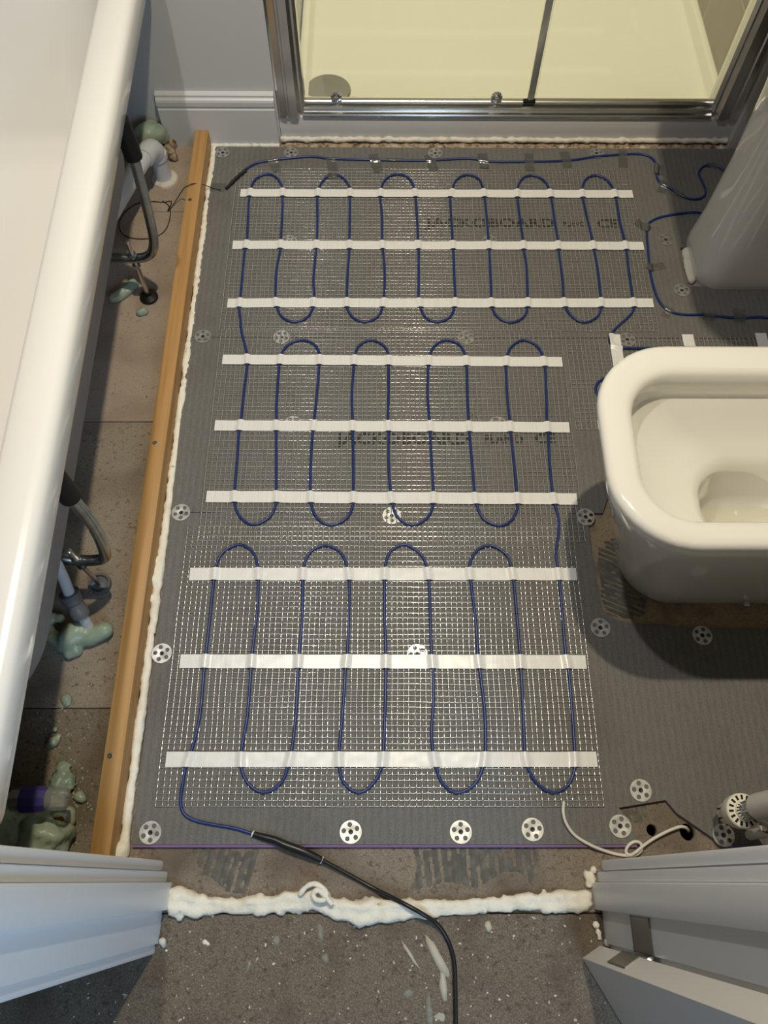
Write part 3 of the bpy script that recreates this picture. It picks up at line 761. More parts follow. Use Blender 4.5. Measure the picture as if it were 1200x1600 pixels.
# ================================================================== CLEAR TAPE PATCHES
CT = [  # centre px, half length (across the cable, m), half width, direction px, label
 ((430, 260), 0.022, 0.011, (0.45, 1), 'clear tape patch on blue cable, nearest the black end cap'),
 ((519, 259), 0.022, 0.012, (0.25, 1), 'clear tape patch on blue cable beside the second loop top'),
 ((587, 256), 0.034, 0.012, (0.3, 1), 'long clear tape patch on blue cable, above the gap before the third loop'),
 ((616, 251), 0.006, 0.017, (0, 1), 'short clear tape patch on blue cable above the third loop'),
 ((674, 255), 0.030, 0.012, (0.3, 1), 'clear tape patch on blue cable just below the middle back washer'),
 ((755, 252), 0.028, 0.012, (0.15, 1), 'clear tape patch on blue cable above the fourth loop'),
 ((827, 254), 0.032, 0.011, (0.05, 1), 'clear tape patch on blue cable above the fifth loop'),
 ((884, 250), 0.030, 0.011, (0.2, 1), 'clear tape patch on blue cable between fifth and sixth loops'),
 ((973, 248), 0.032, 0.011, (0.05, 1), 'clear tape patch on blue cable after the sixth loop'),
 ((1029, 266), 0.012, 0.018, (1, 0.1), 'clear tape patch where blue cable turns down toward the basin pedestal'),
 ((1035, 292), 0.022, 0.010, (-0.2, 1), 'clear tape patch with bright creases on blue cable near the pedestal'),
 ((1060, 304), 0.008, 0.013, (-0.5, 1), 'small clear tape patch on the curving cable left of the pedestal'),
 ((1111, 260), 0.006, 0.013, (0, 1), 'small clear tape patch on the topmost cable bend by the pedestal'),
 ((1004, 354), 0.020, 0.011, (-1, -0.6), 'clear tape patch at the sharp cable corner beside the widest mat'),
 ((1024, 418), 0.022, 0.010, (1, -0.2), 'clear tape patch on the straight cable run between the two right hand washers'),
 ((1043, 488), 0.016, 0.009, (-0.6, 1), 'creased clear tape patch on the lower cable bend near the toilet'),
 ((1107, 495), 0.010, 0.013, (0, 1), 'clear tape patch on shaded cable below the pedestal'),
 ((1155, 494), 0.020, 0.013, (0, 1), 'clear tape patch on shaded cable, furthest right below the pedestal'),
 ((341, 293), 0.018, 0.014, (1, 0.1), 'clear tape patch over the thin wire beside the batten'),
 ((520, 277), 0.008, 0.013, (0, 1), 'small clear tape patch on the top of the second cable loop'),
]
for k, (c, hl, hw, d, lab) in enumerate(CT):
    C = at(*c); D = (at(c[0]+d[0]*4, c[1]+d[1]*4)-C).normalized(); S = Vector((-D.y, D.x, 0))
    def P(u, v, C=C, D=D, S=S, hl=hl, hw=hw, k=k):
        q = C+D*((u-0.5)*2*hl)+S*((v-0.5)*2*hw)
        net = on_net(q.x, q.y)
        b = 0.0036 if net else 0.0008
        z = drape(q.x, q.y, b, 0.0082 if net else 0.0066)
        z += 0.0007*abs(noise.noise(Vector((q.x*160, q.y*160, k))))+0.0006*noise.noise(Vector((q.x*70, q.y*70, k)))
        return Vector((q.x, q.y, max(z, 0.0005)))
    o = sheet('clear_tape', P, 18, 9, 0.0001, M['clear_tape'])
    tag(o, lab, 'tape', 'clear tape patches on the cable')

# ================================================================== FIXING WASHERS
def washer_mesh():
    cu = bpy.data.curves.new('washer', 'CURVE'); cu.dimensions = '2D'; cu.fill_mode = 'BOTH'; cu.extrude = 0.0004
    def circ(x, y, r, n):
        s = cu.splines.new('POLY'); s.points.add(n-1); s.use_cyclic_u = True
        for i in range(n):
            a = 2*math.pi*i/n; s.points[i].co = (x+r*math.cos(a), y+r*math.sin(a), 0, 1)
    circ(0, 0, 0.0180, 36); circ(0, 0, 0.0040, 14)
    for k in range(5):
        a = math.pi/2+2*math.pi*k/5
        circ(0.0115*math.cos(a), 0.0115*math.sin(a), 0.0039, 14)
    o = bpy.data.objects.new('washer', cu); COL.objects.link(o)
    me = to_mesh(o); bpy.data.objects.remove(o, do_unlink=True)
    bm = bmesh.new(); bm.from_mesh(me)
    bmesh.ops.subdivide_edges(bm, edges=[e for e in bm.edges if e.calc_length() > 0.006], cuts=1)
    for v in bm.verts:                      # slightly dished towards the screw
        r = math.hypot(v.co.x, v.co.y)
        v.co.z += 0.0012+0.0006*(min(r, 0.012)/0.012-1)*1.0
    bm.to_mesh(me); bm.free(); me.materials.clear(); me.materials.append(M['washer'])
    return autosmooth(me, 35)
wme = washer_mesh()
sme = lathe_mesh([(0.0036, 0.0002), (0.0040, 0.0012), (0.0034, 0.0016), (0.0013, 0.0013), (0.0007, 0.0006)], 14)
sme.materials.append(M['screw'])
WASH = [((348, 239), 'round fixing washer in the back left board corner by the skirting'),
 ((455, 239), 'round fixing washer at the back, above the gap after the first cable loop'),
 ((680, 240), 'round fixing washer at the back, middle, touching a clear tape patch'),
 ((932, 240), 'round fixing washer at the back under the cable, above the sixth loop'),
 ((1040, 375), 'round fixing washer left of the pedestal foot, upper of two'),
 ((1065, 454), 'round fixing washer below the pedestal foot, lower of two'),
 ((317, 526), 'round fixing washer by the batten on the back board joint'),
 ((440, 527), 'round fixing washer under mesh between first and second mats, left one'),
 ((728, 528), 'round fixing washer under mesh beside a middle mat loop top, right of centre'),
 ((980, 531), 'round fixing washer under mesh behind the toilet corner'),
 ((452, 377), 'round fixing washer half hidden by the second tape strip, left one'),
 ((765, 377), 'round fixing washer half hidden by the second tape strip, right one'),
 ((458, 662), 'round fixing washer half hidden by the fifth tape strip, left one'),
 ((778, 663), 'round fixing washer half hidden by the fifth tape strip, right one'),
 ((283, 801), 'round fixing washer by the batten on the front board joint'),
 ((612, 806), 'round fixing washer under mesh and a cable loop at the front board joint'),
 ((915, 808), 'round fixing washer in the toilet shadow, left of the toilet'),
 ((253, 1021), 'round fixing washer by the batten beside the nearest mat'),
 ((652, 1022), 'round fixing washer half hidden by the middle tape of the nearest mat'),
 ((938, 981), 'round fixing washer at the edge of the toilet shadow beside the nearest mat'),
 ((1097, 993), 'round fixing washer in the dark shadow in front of the toilet'),
 ((1001, 1235), 'round fixing washer just above the notched board corner'),
 ((969, 1291), 'round fixing washer left of the notched board corner by the white cord'),
 ((1130, 1305), 'round fixing washer under the radiator valve head'),
 ((235, 1301), 'round fixing washer in the front left corner on the purple edge'),
 ((548, 1300), 'round fixing washer on the front board edge right of the black joint sleeve'),
 ((720, 1300), 'round fixing washer on the front board edge, middle'),
 ((832, 1296), 'round fixing washer on the front board edge left of the white cord tip')]
rnd = random.Random(5)
for k, (q, lab) in enumerate(WASH):
    p = at(*q)
    o = link('fixing_washer', wme); o.location = (p.x, p.y, 0.0001); o.rotation_euler = (0, 0, rnd.uniform(0, 1.25))
    tag(o, lab, 'washer', 'round metal fixing washers')
    s = link('screw', sme); s.parent = o

# ================================================================== BATTEN AND FOAM
bt = empty('timber_batten', (-0.441, 0.85, SUB))
tag(bt, 'long orange pine batten screwed to the floor beside the bath', 'batten')
box('batten_body', -0.458, -0.426, 0.034, 1.674, SUB, 0.040, M['pine'], bt, 0.0015)
for q in ((297, 312), (242, 692), (172, 1181)):
    p = at(*q, 0.040)
    lathe('screw', [(0.0045, -0.004), (0.0045, 0.0003), (0.0028, 0.0006), (0.0012, 0.0002)], M['steel'], bt, 14, origin=(max(-0.453, min(-0.431, p.x)), p.y, 0.0401))
balls = []
rnd = random.Random(3)
y = 0.04
while y < 1.672:
    t = (y-0.04)/1.63
    x = -0.4185+0.002*noise.noise(Vector((y*12, 0, 0)))
    r = 0.0078+0.0022*noise.noise(Vector((y*18, 5, 0)))
    balls.append((x, y, SUB+0.004+0.002*noise.noise(Vector((y*9, 8, 0))), r)); y += 0.0065
for (px, py, r) in ((236, 890, 0.011), (239, 905, 0.012), (233, 935, 0.0095), (240, 875, 0.009), (193, 1325, 0.012), (187, 1335, 0.011)):
    p = at(px, py, 0.0); balls.append((p.x-0.003, p.y, -0.002, r))
o = link('foam_bead', blob_mesh(balls, 0.0038, 0.0024, 85, SUB, 1), M['foam_white'])
tag(o, 'long white foam bead squeezed along the batten beside the boards', 'foam')

# thick ragged bead across the doorway
FB = [(272,1411,22),(290,1413,21),(310,1414,17),(330,1415,14),(350,1416,13),(370,1415,13),(390,1414,14),(410,1413,15),(430,1412,15),(450,1411,16),(470,1409,17),(490,1404,18),(505,1408,15),(520,1416,17),(540,1424,18),(560,1427,19),(580,1425,19),(600,1423,19),(620,1421,18),(640,1420,16),(660,1420,15),(680,1420,14),(700,1419,12),(720,1418,12),(740,1416,12),(760,1414,12),(780,1412,12),(800,1411,13),(820,1410,14),(840,1409,15),(860,1408,16),(880,1409,18),(900,1408,17),(918,1403,17)]
balls = []
rnd = random.Random(9)
for px in np.arange(272, 920, 5.0):
    py = float(np.interp(px, [f[0] for f in FB], [f[1] for f in FB])); rp = float(np.interp(px, [f[0] for f in FB], [f[2] for f in FB]))
    r = rp*0.00098*(1+0.18*noise.noise(Vector((px*0.06, 0, 3))))
    p = at(px, py, SUB+r*0.5)
    w = 0.35+0.25*noise.noise(Vector((px*0.03, 7, 0)))
    balls.append((p.x, p.y+r*w, SUB+r*0.40, r*0.52))
    balls.append((p.x, p.y-r*(0.75-w), SUB+r*0.34, r*0.50))
    if rnd.random() < 0.22: balls.append((p.x, p.y+rnd.choice((-1, 1))*r*0.85, SUB+rnd.uniform(0.1, 0.6)*r, r*0.28))
o = link('foam_ridge', blob_mesh(balls, 0.0034, 0.0032, 70, SUB, 4), M['foam_white'])
tag(o, 'thick lumpy white foam ridge across the doorway threshold', 'foam')
curl = [at(x, y, z) for x, y, z in ((468,1398,0.012),(478,1386,0.016),(490,1381,0.018),(503,1386,0.019),(510,1397,0.018),(506,1406,0.017),(494,1406,0.018),(489,1397,0.020),(497,1391,0.021),(508,1400,0.019),(519,1413,0.016))]
o = link('foam_curl', tube_mesh(smooth_path(curl, 5), lambda t, i: 0.0042*(1+0.25*noise.noise(Vector((i*0.3, 0, 0)))), 9), M['foam_white'])
tag(o, 'small curled foam strand sitting on top of the threshold foam ridge', 'foam')
for (px, py, nm, lab, bl) in (
    (255, 1470, 'foam_drip', 'dried foam drip with tail beside the left door frame', [(0, 0, 0.004, 0.006), (0.003, -0.006, 0.003, 0.004), (0.007, -0.013, 0.002, 0.003), (0.012, -0.02, 0.001, 0.0022)]),
    (922, 1374, 'foam_scrap', 'torn foam scrap beside the right door frame above the foam ridge', [(0, 0, 0.004, 0.008), (-0.006, 0.008, 0.003, 0.006), (-0.004, -0.008, 0.003, 0.006), (0.006, 0.014, 0.004, 0.006)]),
    (930, 1445, 'foam_scrap', 'curled foam scrap beside the right door frame below the foam ridge', [(0, 0, 0.004, 0.006), (0.002, -0.009, 0.003, 0.005), (0.004, -0.018, 0.003, 0.004)]),
    (948, 1473, 'foam_scrap', 'small foam scrap at the foot of the hinge jamb', [(0, 0, 0.004, 0.006), (0.006, 0.002, 0.003, 0.005)])):
    p = at(px, py, SUB)
    o = link(nm, blob_mesh([(p.x+a, p.y+b, SUB+c, r) for a, b, c, r in bl], 0.002, 0.001, 180, SUB, px), M['foam_white'])
    tag(o, lab, 'foam')

# adhesive smears combed on the chipboard
def smear(poly_px, dirv, pitch, seed, z0, hgt=0.0030, step=0.0022, gap=0.12):
    P = [at(*q, z0) for q in poly_px]
    x0, x1 = min(p.x for p in P), max(p.x for p in P); y0, y1_ = min(p.y for p in P), max(p.y for p in P)
    D = Vector((dirv[0], dirv[1])).normalized(); S = Vector((-D.y, D.x))
    def inside(x, y):
        c = False
        for i in range(len(P)):
            a, b = P[i], P[i-1]
            if (a.y > y) != (b.y > y) and x < (b.x-a.x)*(y-a.y)/(b.y-a.y)+a.x: c = not c
        return c
    nx, ny = int((x1-x0)/step), int((y1_-y0)/step)
    V, F, idx = [], [], {}
    for i in range(nx+1):
        for j in range(ny+1):
            x, y = x0+i*step, y0+j*step
            w = 0.006*noise.noise(Vector((x*20, y*20, seed)))
            if not inside(x+w, y+w): continue
            s = x*S.x+y*S.y+0.003*noise.noise(Vector((x*18, y*18, seed+2)))
            ridge = 0.5+0.5*math.sin(2*math.pi*s/pitch)
            k = noise.noise(Vector((x*45, y*45, seed+6)))
            if ridge < gap and k < 0.05: continue
            if k < -0.62: continue
            idx[(i, j)] = len(V); V.append((x, y, z0+0.0002+hgt*ridge*(0.7+0.5*k)))
    for (i, j) in list(idx):
        q = [idx.get((i, j)), idx.get((i+1, j)), idx.get((i+1, j+1)), idx.get((i, j+1))]
        if all(v is not None for v in q): F.append(tuple(q))
    me = mesh_from(V, F)
    for p in me.polygons: p.use_smooth = True
    bm = bmesh.new(); bm.from_mesh(me)
    loose = [v for v in bm.verts if not v.link_faces]
    bmesh.ops.delete(bm, geom=loose, context='VERTS')
    ext = bmesh.ops.extrude_face_region(bm, geom=list(bm.faces))
    for v in [g for g in ext['geom'] if isinstance(g, bmesh.types.BMVert)]: pass
    bm.to_mesh(me); bm.free()
    return me
o = link('adhesive_smear', smear([(300,1326),(408,1326),(402,1352),(385,1395),(350,1392),(318,1366)], (-0.25, -1), 0.014, 2, SUB), M['mortar'])
tag(o, 'grey combed adhesive smear below the black joint sleeve', 'adhesive')
o = link('adhesive_smear', smear([(640,1326),(845,1326),(838,1352),(832,1385),(815,1360),(790,1362),(745,1388),(690,1380),(642,1392),(650,1355)], (0.08, -1), 0.015, 5, SUB), M['mortar'])
tag(o, 'wide grey combed adhesive smear below the middle of the purple board edge', 'adhesive')
o = link('adhesive_smear', smear([(934,850),(962,838),(985,880),(1012,935),(1010,960),(990,968),(948,962),(938,930)], (1, -0.45), 0.010, 8, SUB+0.0012, 0.0030, 0.0018, 0.02), M['mortar'])
tag(o, 'grey combed adhesive smear on bare board at the toilet front', 'adhesive')
o = link('adhesive_smear', smear([(970,1264),(1010,1256),(1012,1275),(1000,1288),(984,1284)], (0.3, -1), 0.009, 13, SUB, 0.0014, 0.0016), M['mortar'])
tag(o, 'small grey adhesive smear inside the notched board corner', 'adhesive')
def splash(px, py, rx, ry, ang, seed, lab, mt):
    c = at(px, py, SUB); n = 20
    V = [(c.x, c.y, SUB+0.0012)]
    for k in range(n):
        a = 2*math.pi*k/n
        q = 1+0.45*noise.noise(Vector((math.cos(a)*1.6, math.sin(a)*1.6, seed)))
        x, y = rx*q*math.cos(a), ry*q*math.sin(a)
        V.append((c.x+x*math.cos(ang)-y*math.sin(ang), c.y+x*math.sin(ang)+y*math.cos(ang), SUB+0.0002))
    V += [(v[0], v[1], SUB) for v in V[1:]]
    F = [(0, 1+k, 1+(k+1) % n) for k in range(n)]+[(1+(k+1) % n, 1+k, 1+n+k, 1+n+(k+1) % n) for k in range(n)]
    me = mesh_from(V, F)
    for p in me.polygons: p.use_smooth = True
    tag(link('paint_splash', me, mt), lab, 'paint splash', 'dried splashes on the hall floor')
splash(684, 1497, 0.034, 0.0065, -1.05, 1, 'long cream splash left of the black lead where it turns straight', M['paint_splash'])
splash(693, 1540, 0.020, 0.005, -1.5, 12, 'narrow cream splash close beside the straight black lead', M['paint_splash'])
splash(641, 1492, 0.022, 0.0022, -0.95, 2, 'thin slanting cream streak on the hall floor', M['paint_splash'])
splash(671, 1580, 0.028, 0.0045, -1.5, 3, 'upright cream streak at the bottom beside the black lead', M['mortar'])
splash(637, 1553, 0.009, 0.006, 0.3, 4, 'small greyish patch left of the black lead near the bottom', M['mortar'])
splash(500, 1456, 0.005, 0.011, 0.2, 5, 'upright pale splash below the foam ridge, middle', M['mortar'])
splash(432, 1470, 0.006, 0.007, 0.2, 6, 'triangular grey splash below the foam ridge, left of middle', M['mortar'])
splash(508, 1497, 0.005, 0.008, 0.3, 7, 'pale oval splash in the middle of the hall floor', M['mortar'])
splash(388, 1510, 0.003, 0.008, -0.3, 8, 'small upright splash on the left of the hall floor', M['mortar'])
splash(321, 1473, 0.006, 0.0035, -0.4, 9, 'small white splash below the left end of the foam ridge', M['foam_white'])
splash(763, 1447, 0.006, 0.007, 0.2, 10, 'round pale splash below the foam ridge right of the lead', M['paint_splash'])

# bare tan floor piece around the toilet
ply = [(0.4085, 0.40), (0.905, 0.40), (0.905, 0.72), (0.4085, 0.72)]

# ================================================================== BATH
bath = empty('bathtub', (-0.786, 0.845, SUB), math.radians(1.15))
tag(bath, 'white acrylic bathtub without side panel along the left wall', 'bathtub')
bx, by = -0.786, 0.845
def ring(hx, hy, r, z): return [Matrix.Rotation(math.radians(1.15), 4, 'Z') @ (v-Vector((bx, by, 0)))+Vector((bx, by, 0)) for v in rrect(bx, by, hx, hy, r, z, 12)]
inner = [ring(0.10, 0.40, 0.10, 0.156), ring(0.19, 0.55, 0.15, 0.160), ring(0.225, 0.60, 0.16, 0.170), ring(0.245, 0.635, 0.16, 0.20), ring(0.262, 0.68, 0.15, 0.32), ring(0.274, 0.73, 0.13, 0.45),
         ring(0.278, 0.745, 0.12, 0.482), ring(0.283, 0.752, 0.12, 0.495), ring(0.290, 0.760, 0.12, 0.500), ring(0.330, 0.800, 0.05, 0.501), ring(0.340, 0.810, 0.045, 0.499), ring(0.347, 0.817, 0.04, 0.493), ring(0.350, 0.820, 0.04, 0.484), ring(0.350, 0.820, 0.04, 0.449),
         ring(0.348, 0.818, 0.04, 0.446), ring(0.342, 0.812, 0.04, 0.446), ring(0.341, 0.811, 0.04, 0.480)]
link('tub_basin', loft_mesh(inner, True, False, 60), M['acrylic'], bath)
shell = [ring(0.338, 0.808, 0.06, 0.484), ring(0.305, 0.775, 0.12, 0.470), ring(0.286, 0.755, 0.13, 0.43), ring(0.270, 0.70, 0.15, 0.30), ring(0.252, 0.655, 0.16, 0.185), ring(0.230, 0.61, 0.16, 0.150), ring(0.20, 0.56, 0.14, 0.145)]
link('outer_shell', loft_mesh(shell, False, True, 60), M['shell'], bath)
def bath_leg(Y, pts, foot, dark):
    P = smooth_path([(x, Y, z) for x, z in pts], 5)
    leg = tube('leg', P, 0.0100, M['steel'], bath, 14)
    zt = [p for p in P if p.z > pts[-2][1]-0.004]
    link('bracket_sleeve', tube_mesh([zt[0]-Vector((0, 0, 0.004))]+zt, 0.0165, 16), M['black'], leg)
    x, y = foot
    lathe('threaded_rod', [(0.0046, SUB+0.006), (0.0048, 0.16), (0.003, 0.162)], M['bright'], leg, 10, origin=(x, y, 0))
    for z in (0.094, 0.126):
        lathe('nut', [(0.0085, z-0.003), (0.009, z-0.0025), (0.009, z+0.0025), (0.0085, z+0.003)], M['steel'], leg, 6, origin=(x, y, 0))
    lathe('foot_pad', [(0.019, SUB), (0.0205, SUB+0.002), (0.020, SUB+0.007), (0.013, SUB+0.011), (0.0075, SUB+0.013), (0.007, SUB+0.02)] if not dark else [(0.020, SUB), (0.021, SUB+0.002), (0.021, SUB+0.012), (0.017, SUB+0.012), (0.0165, SUB+0.005), (0.007, SUB+0.006)], M['black'] if not dark else M['rubber_grey'], leg, 22, origin=(x, y, 0))
bath_leg(1.196, [(-0.86, 0.113), (-0.574, 0.113), (-0.525, 0.110), (-0.490, 0.120), (-0.472, 0.150), (-0.463, 0.205), (-0.456, 0.303), (-0.452, 0.372), (-0.455, 0.446)], (-0.523, 1.192), False)
bath_leg(0.507, [(-0.86, 0.128), (-0.574, 0.126), (-0.525, 0.112), (-0.490, 0.116), (-0.471, 0.142), (-0.452, 0.262), (-0.452, 0.368), (-0.452, 0.447)], (-0.527, 0.505), True)

# ================================================================== PIPES UNDER THE BATH
wp = empty('waste_pipe', (-0.532, 1.57, SUB))
tag(wp, 'white waste pipe with elbow entering the floor behind the bath leg', 'pipe')
pts = smooth_path([(-0.534, 1.565, 0.052), (-0.535, 1.560, 0.072), (-0.540, 1.545, 0.090), (-0.552, 1.500, 0.098), (-0.585, 1.375, 0.104), (-0.622, 1.235, 0.108)], 6)
link('pipe_run', tube_mesh(pts, 0.0205, 20), M['pipe_white'], wp)
lathe('pipe_drop', [(0.0205, SUB), (0.0205, 0.05), (0.0235, 0.051), (0.0235, 0.066), (0.021, 0.068)], M['pipe_white'], wp, 22, origin=(-0.534, 1.565, 0))
e = [p for p in pts if 1.505 < p.y < 1.56]
link('elbow_socket', tube_mesh(e, 0.0238, 20), M['pipe_white'], wp)
lathe('floor_collar', [(0.032, SUB), (0.031, SUB+0.004), (0.024, SUB+0.006)], M['sealant'], wp, 20, origin=(-0.532, 1.563, 0))

gp = empty('grey_pipe', (-0.535, 0.42, SUB))
tag(gp, 'light grey bent plastic pipe with dark coupling rising from green foam', 'pipe')
pts = smooth_path([at(142, 985, 0.0), at(130, 965, 0.035), at(112, 935, 0.075), at(96, 897, 0.13), at(80, 868, 0.17), at(60, 853, 0.20), at(30, 845, 0.235)], 6)
link('pipe_run', tube_mesh(pts, 0.0098, 14), M['pipe_grey'], gp)
p0, p1 = at(127, 962, 0.038), at(107, 925, 0.086)
ax = p1-p0; Lc = ax.length
lathe('coupling', [(0.0115, 0), (0.0165, 0.002), (0.0165, Lc*0.32), (0.0150, Lc*0.36), (0.0150, Lc*0.62), (0.0178, Lc*0.66), (0.0178, Lc*0.97), (0.012, Lc)], M['rubber_grey'], gp, 22, axis=ax, origin=p0)

sv = empty('stop_valve', (-0.57, 0.118, SUB))
tag(sv, 'chrome stop valve with purple cap lying in green foam by the door frame', 'valve')
c = at(55, 1249, 0.105); axv = Vector((1, 0.02, -0.05)).normalized()
lathe('cap', [(0.0165, -0.021), (0.0205, -0.019), (0.0205, -0.006), (0.0195, 0.014), (0.0175, 0.019), (0.012, 0.020)], M['purple'], sv, 10, axis=axv, origin=c, ang=25)
lathe('valve_body', [(0.009, -0.085), (0.013, -0.084), (0.013, -0.066), (0.017, -0.064), (0.017, -0.048), (0.0125, -0.046), (0.0125, -0.036), (0.0175, -0.034), (0.0175, -0.020), (0.012, -0.019)], M['chrome'], sv, 8, axis=axv, origin=c, ang=25)
lathe('outlet', [(0.017, 0.019), (0.0175, 0.030), (0.0165, 0.047), (0.013, 0.049)], M['clear_plastic'], sv, 20, axis=axv, origin=c)
tube('copper_tail', smooth_path([at(95, 1283, 0.03), at(88, 1284, 0.025), at(80, 1284, 0.02)], 4), 0.0075, M['copper'], sv, 14)

def gblob(px_balls, lab, amp=0.0022, freq=45, res=0.0042, seed=0, floor=SUB, name='green_foam', mt='foam_green'):
    bl = []
    for (px, py, z, r) in px_balls:
        p = at(px, py, z); bl.append((p.x, p.y, z, r))
    o = link(name, blob_mesh(bl, res, amp, freq, floor, seed, 1.85), M[mt])
    tag(o, lab, 'foam' if 'foam' in lab else 'debris', 'green foam lumps under the bath' if name == 'green_foam' else None)
    return o
gblob([(120,990,0.006,0.018),(108,1000,0.006,0.016),(130,985,0.004,0.015),(140,995,0.004,0.013),(152,990,0.006,0.012),(163,985,0.008,0.012),(118,1015,0.0,0.010),(108,1022,0.0,0.008),(100,1010,0.0,0.010),
       (92,1000,0.0,0.011),(82,995,0.0,0.010),(76,985,0.0,0.0095),(74,972,0.0,0.009),(82,965,0.0,0.008),(94,966,0.002,0.007)], 'swirled green foam lump round the foot of the grey pipe', 0.0016, 35, seed=1)
gblob([(232,210,0.06,0.022),(245,208,0.05,0.018),(222,218,0.055,0.018),(252,214,0.03,0.014),(238,200,0.03,0.018)], 'green foam lump packed behind the white waste pipe elbow', 0.003, 45, 0.006, seed=2)
gblob([(268,222,0.0,0.013),(264,238,0.0,0.012),(272,245,0.0,0.008),(260,230,0.0,0.014)], 'crumbly tan plaster lump beside the white waste pipe elbow', 0.004, 80, 0.005, seed=3, name='plaster_lump', mt='plaster')
gblob([(208,444,0.0,0.009),(200,451,0.0,0.010),(192,457,0.0,0.010),(184,463,0.0,0.009),(176,466,0.0,0.008),(196,446,0.0,0.006)], 'green foam slug beside the far bath foot', 0.003, 90, 0.004, seed=4)
gblob([(219,488,-0.004,0.007),(225,486,-0.004,0.007)], 'small pale green foam lump in front of the far bath foot', 0.002, 120, 0.003, seed=5)
gblob([(15,1288,0.04,0.019),(30,1275,0.03,0.017),(10,1315,0.045,0.021),(30,1318,0.045,0.017),(5,1300,0.06,0.019),(22,1300,0.055,0.013),(15,1288,0.0,0.022),(30,1310,0.0,0.024)], 'left half of the big green foam heap, under the valve', 0.008, 48, 0.0045, seed=6)
gblob([(55,1298,0.045,0.020),(75,1303,0.045,0.018),(92,1305,0.03,0.014),(65,1320,0.045,0.018),(87,1325,0.03,0.014),(45,1315,0.055,0.015),(102,1302,0.02,0.010),(62,1305,0.06,0.011),(80,1312,0.055,0.010),(60,1305,0.0,0.026),(80,1312,0.0,0.024)], 'right half of the big green foam heap beside the door frame', 0.008, 48, 0.0045, seed=7)
gblob([(70,1272,0.01,0.011),(82,1276,0.005,0.010),(95,1270,0.01,0.010),(107,1271,0.01,0.009),(108,1281,0.008,0.009),(100,1288,0.005,0.008)], 'green foam hook under the valve outlet', 0.002, 70, 0.004, seed=8)
gblob([(98,1200,-0.002,0.009),(100,1212,-0.002,0.010),(92,1222,-0.002,0.011),(104,1226,-0.002,0.010),(98,1236,0.0,0.008),(86,1232,-0.002,0.009)], 'crumbled green foam patch on the floor above the valve', 0.009, 130, 0.003, seed=9)
gblob([(124,1244,-0.007,0.007),(129,1248,-0.007,0.006)], 'small olive green foam lump right of the valve outlet', 0.0015, 90, 0.003, seed=10)
gblob([(104,1093,-0.012,0.008),(106,1099,-0.012,0.006)], 'round flat green foam scrap on the floor joint', 0.001, 60, 0.003, seed=11)
gblob([(83,1160,-0.004,0.007),(90,1152,-0.005,0.005),(77,1165,-0.006,0.004),(86,1140,-0.006,0.004)], 'pale green foam crumbs below the round foam scrap', 0.003, 130, 0.003, seed=12)
gblob([(37,1033,-0.003,0.007),(42,1028,-0.004,0.005)], 'tiny green foam lump in the bath shadow', 0.002, 120, 0.003, seed=13)
# tiny scattered crumbs: nobody could count them
bm = bmesh.new(); rnd = random.Random(21)
for k in range(170):
    cx, cy, s = rnd.choice([(100, 1110, 26), (92, 1160, 22), (105, 1225, 22), (120, 1250, 18), (115, 1310, 14), (150, 1060, 18)])
    qx, qy = rnd.gauss(cx, s), rnd.gauss(cy, s)
    if not (20 < qx < 146 and qy < 1325): continue
    if qx > 222-qy*0.062: continue
    p = at(qx, qy, SUB)
    r = rnd.uniform(0.0007, 0.0022)
    q = bmesh.ops.create_icosphere(bm, subdivisions=1, radius=r)
    for v in q['verts']: v.co = Vector((v.co.x*rnd.uniform(0.7, 1.3), v.co.y*rnd.uniform(0.7, 1.4), v.co.z*0.6))+Vector((p.x, p.y, SUB+r*0.5))
o = link('foam_crumbs', bm_mesh(bm), M['foam_green']); tag(o, 'scattered pale green foam crumbs on the floor left of the batten', 'crumbs'); o['kind'] = 'stuff'

# ================================================================== TOILET
toi = empty('toilet', (0.66, 0.585, SUB))
tag(toi, 'white ceramic toilet pan without a seat, against the right wall', 'toilet')
YC = 0.5835; XW = XR-0.001
def tring(xl, hy, r, z, xr=XW, yc=YC):
    cx = (xl+xr)/2; hx = (xr-xl)/2
    return rrect(cx, yc, hx, hy, [0.012, r, r, 0.012], z, 12)
outer = [tring(0.452, 0.112, 0.095, SUB), tring(0.446, 0.116, 0.10, 0.01), tring(0.436, 0.122, 0.105, 0.06), tring(0.404, 0.136, 0.115, 0.15), tring(0.372, 0.152, 0.120, 0.24), tring(0.345, 0.165, 0.122, 0.32),
         tring(0.331, 0.170, 0.122, 0.362), tring(0.326, 0.1715, 0.120, 0.382), tring(0.3245, 0.1715, 0.120, 0.391), tring(0.327, 0.169, 0.117, 0.398), tring(0.334, 0.163, 0.112, 0.4015)]
XI = 0.80
def bring(xl, y0, y1_, r, z, xr=XI):
    cx = (xl+xr)/2; hx = (xr-xl)/2
    return rrect(cx, (y0+y1_)/2, hx, (y1_-y0)/2, [0.05, r, r, 0.05], z, 12)
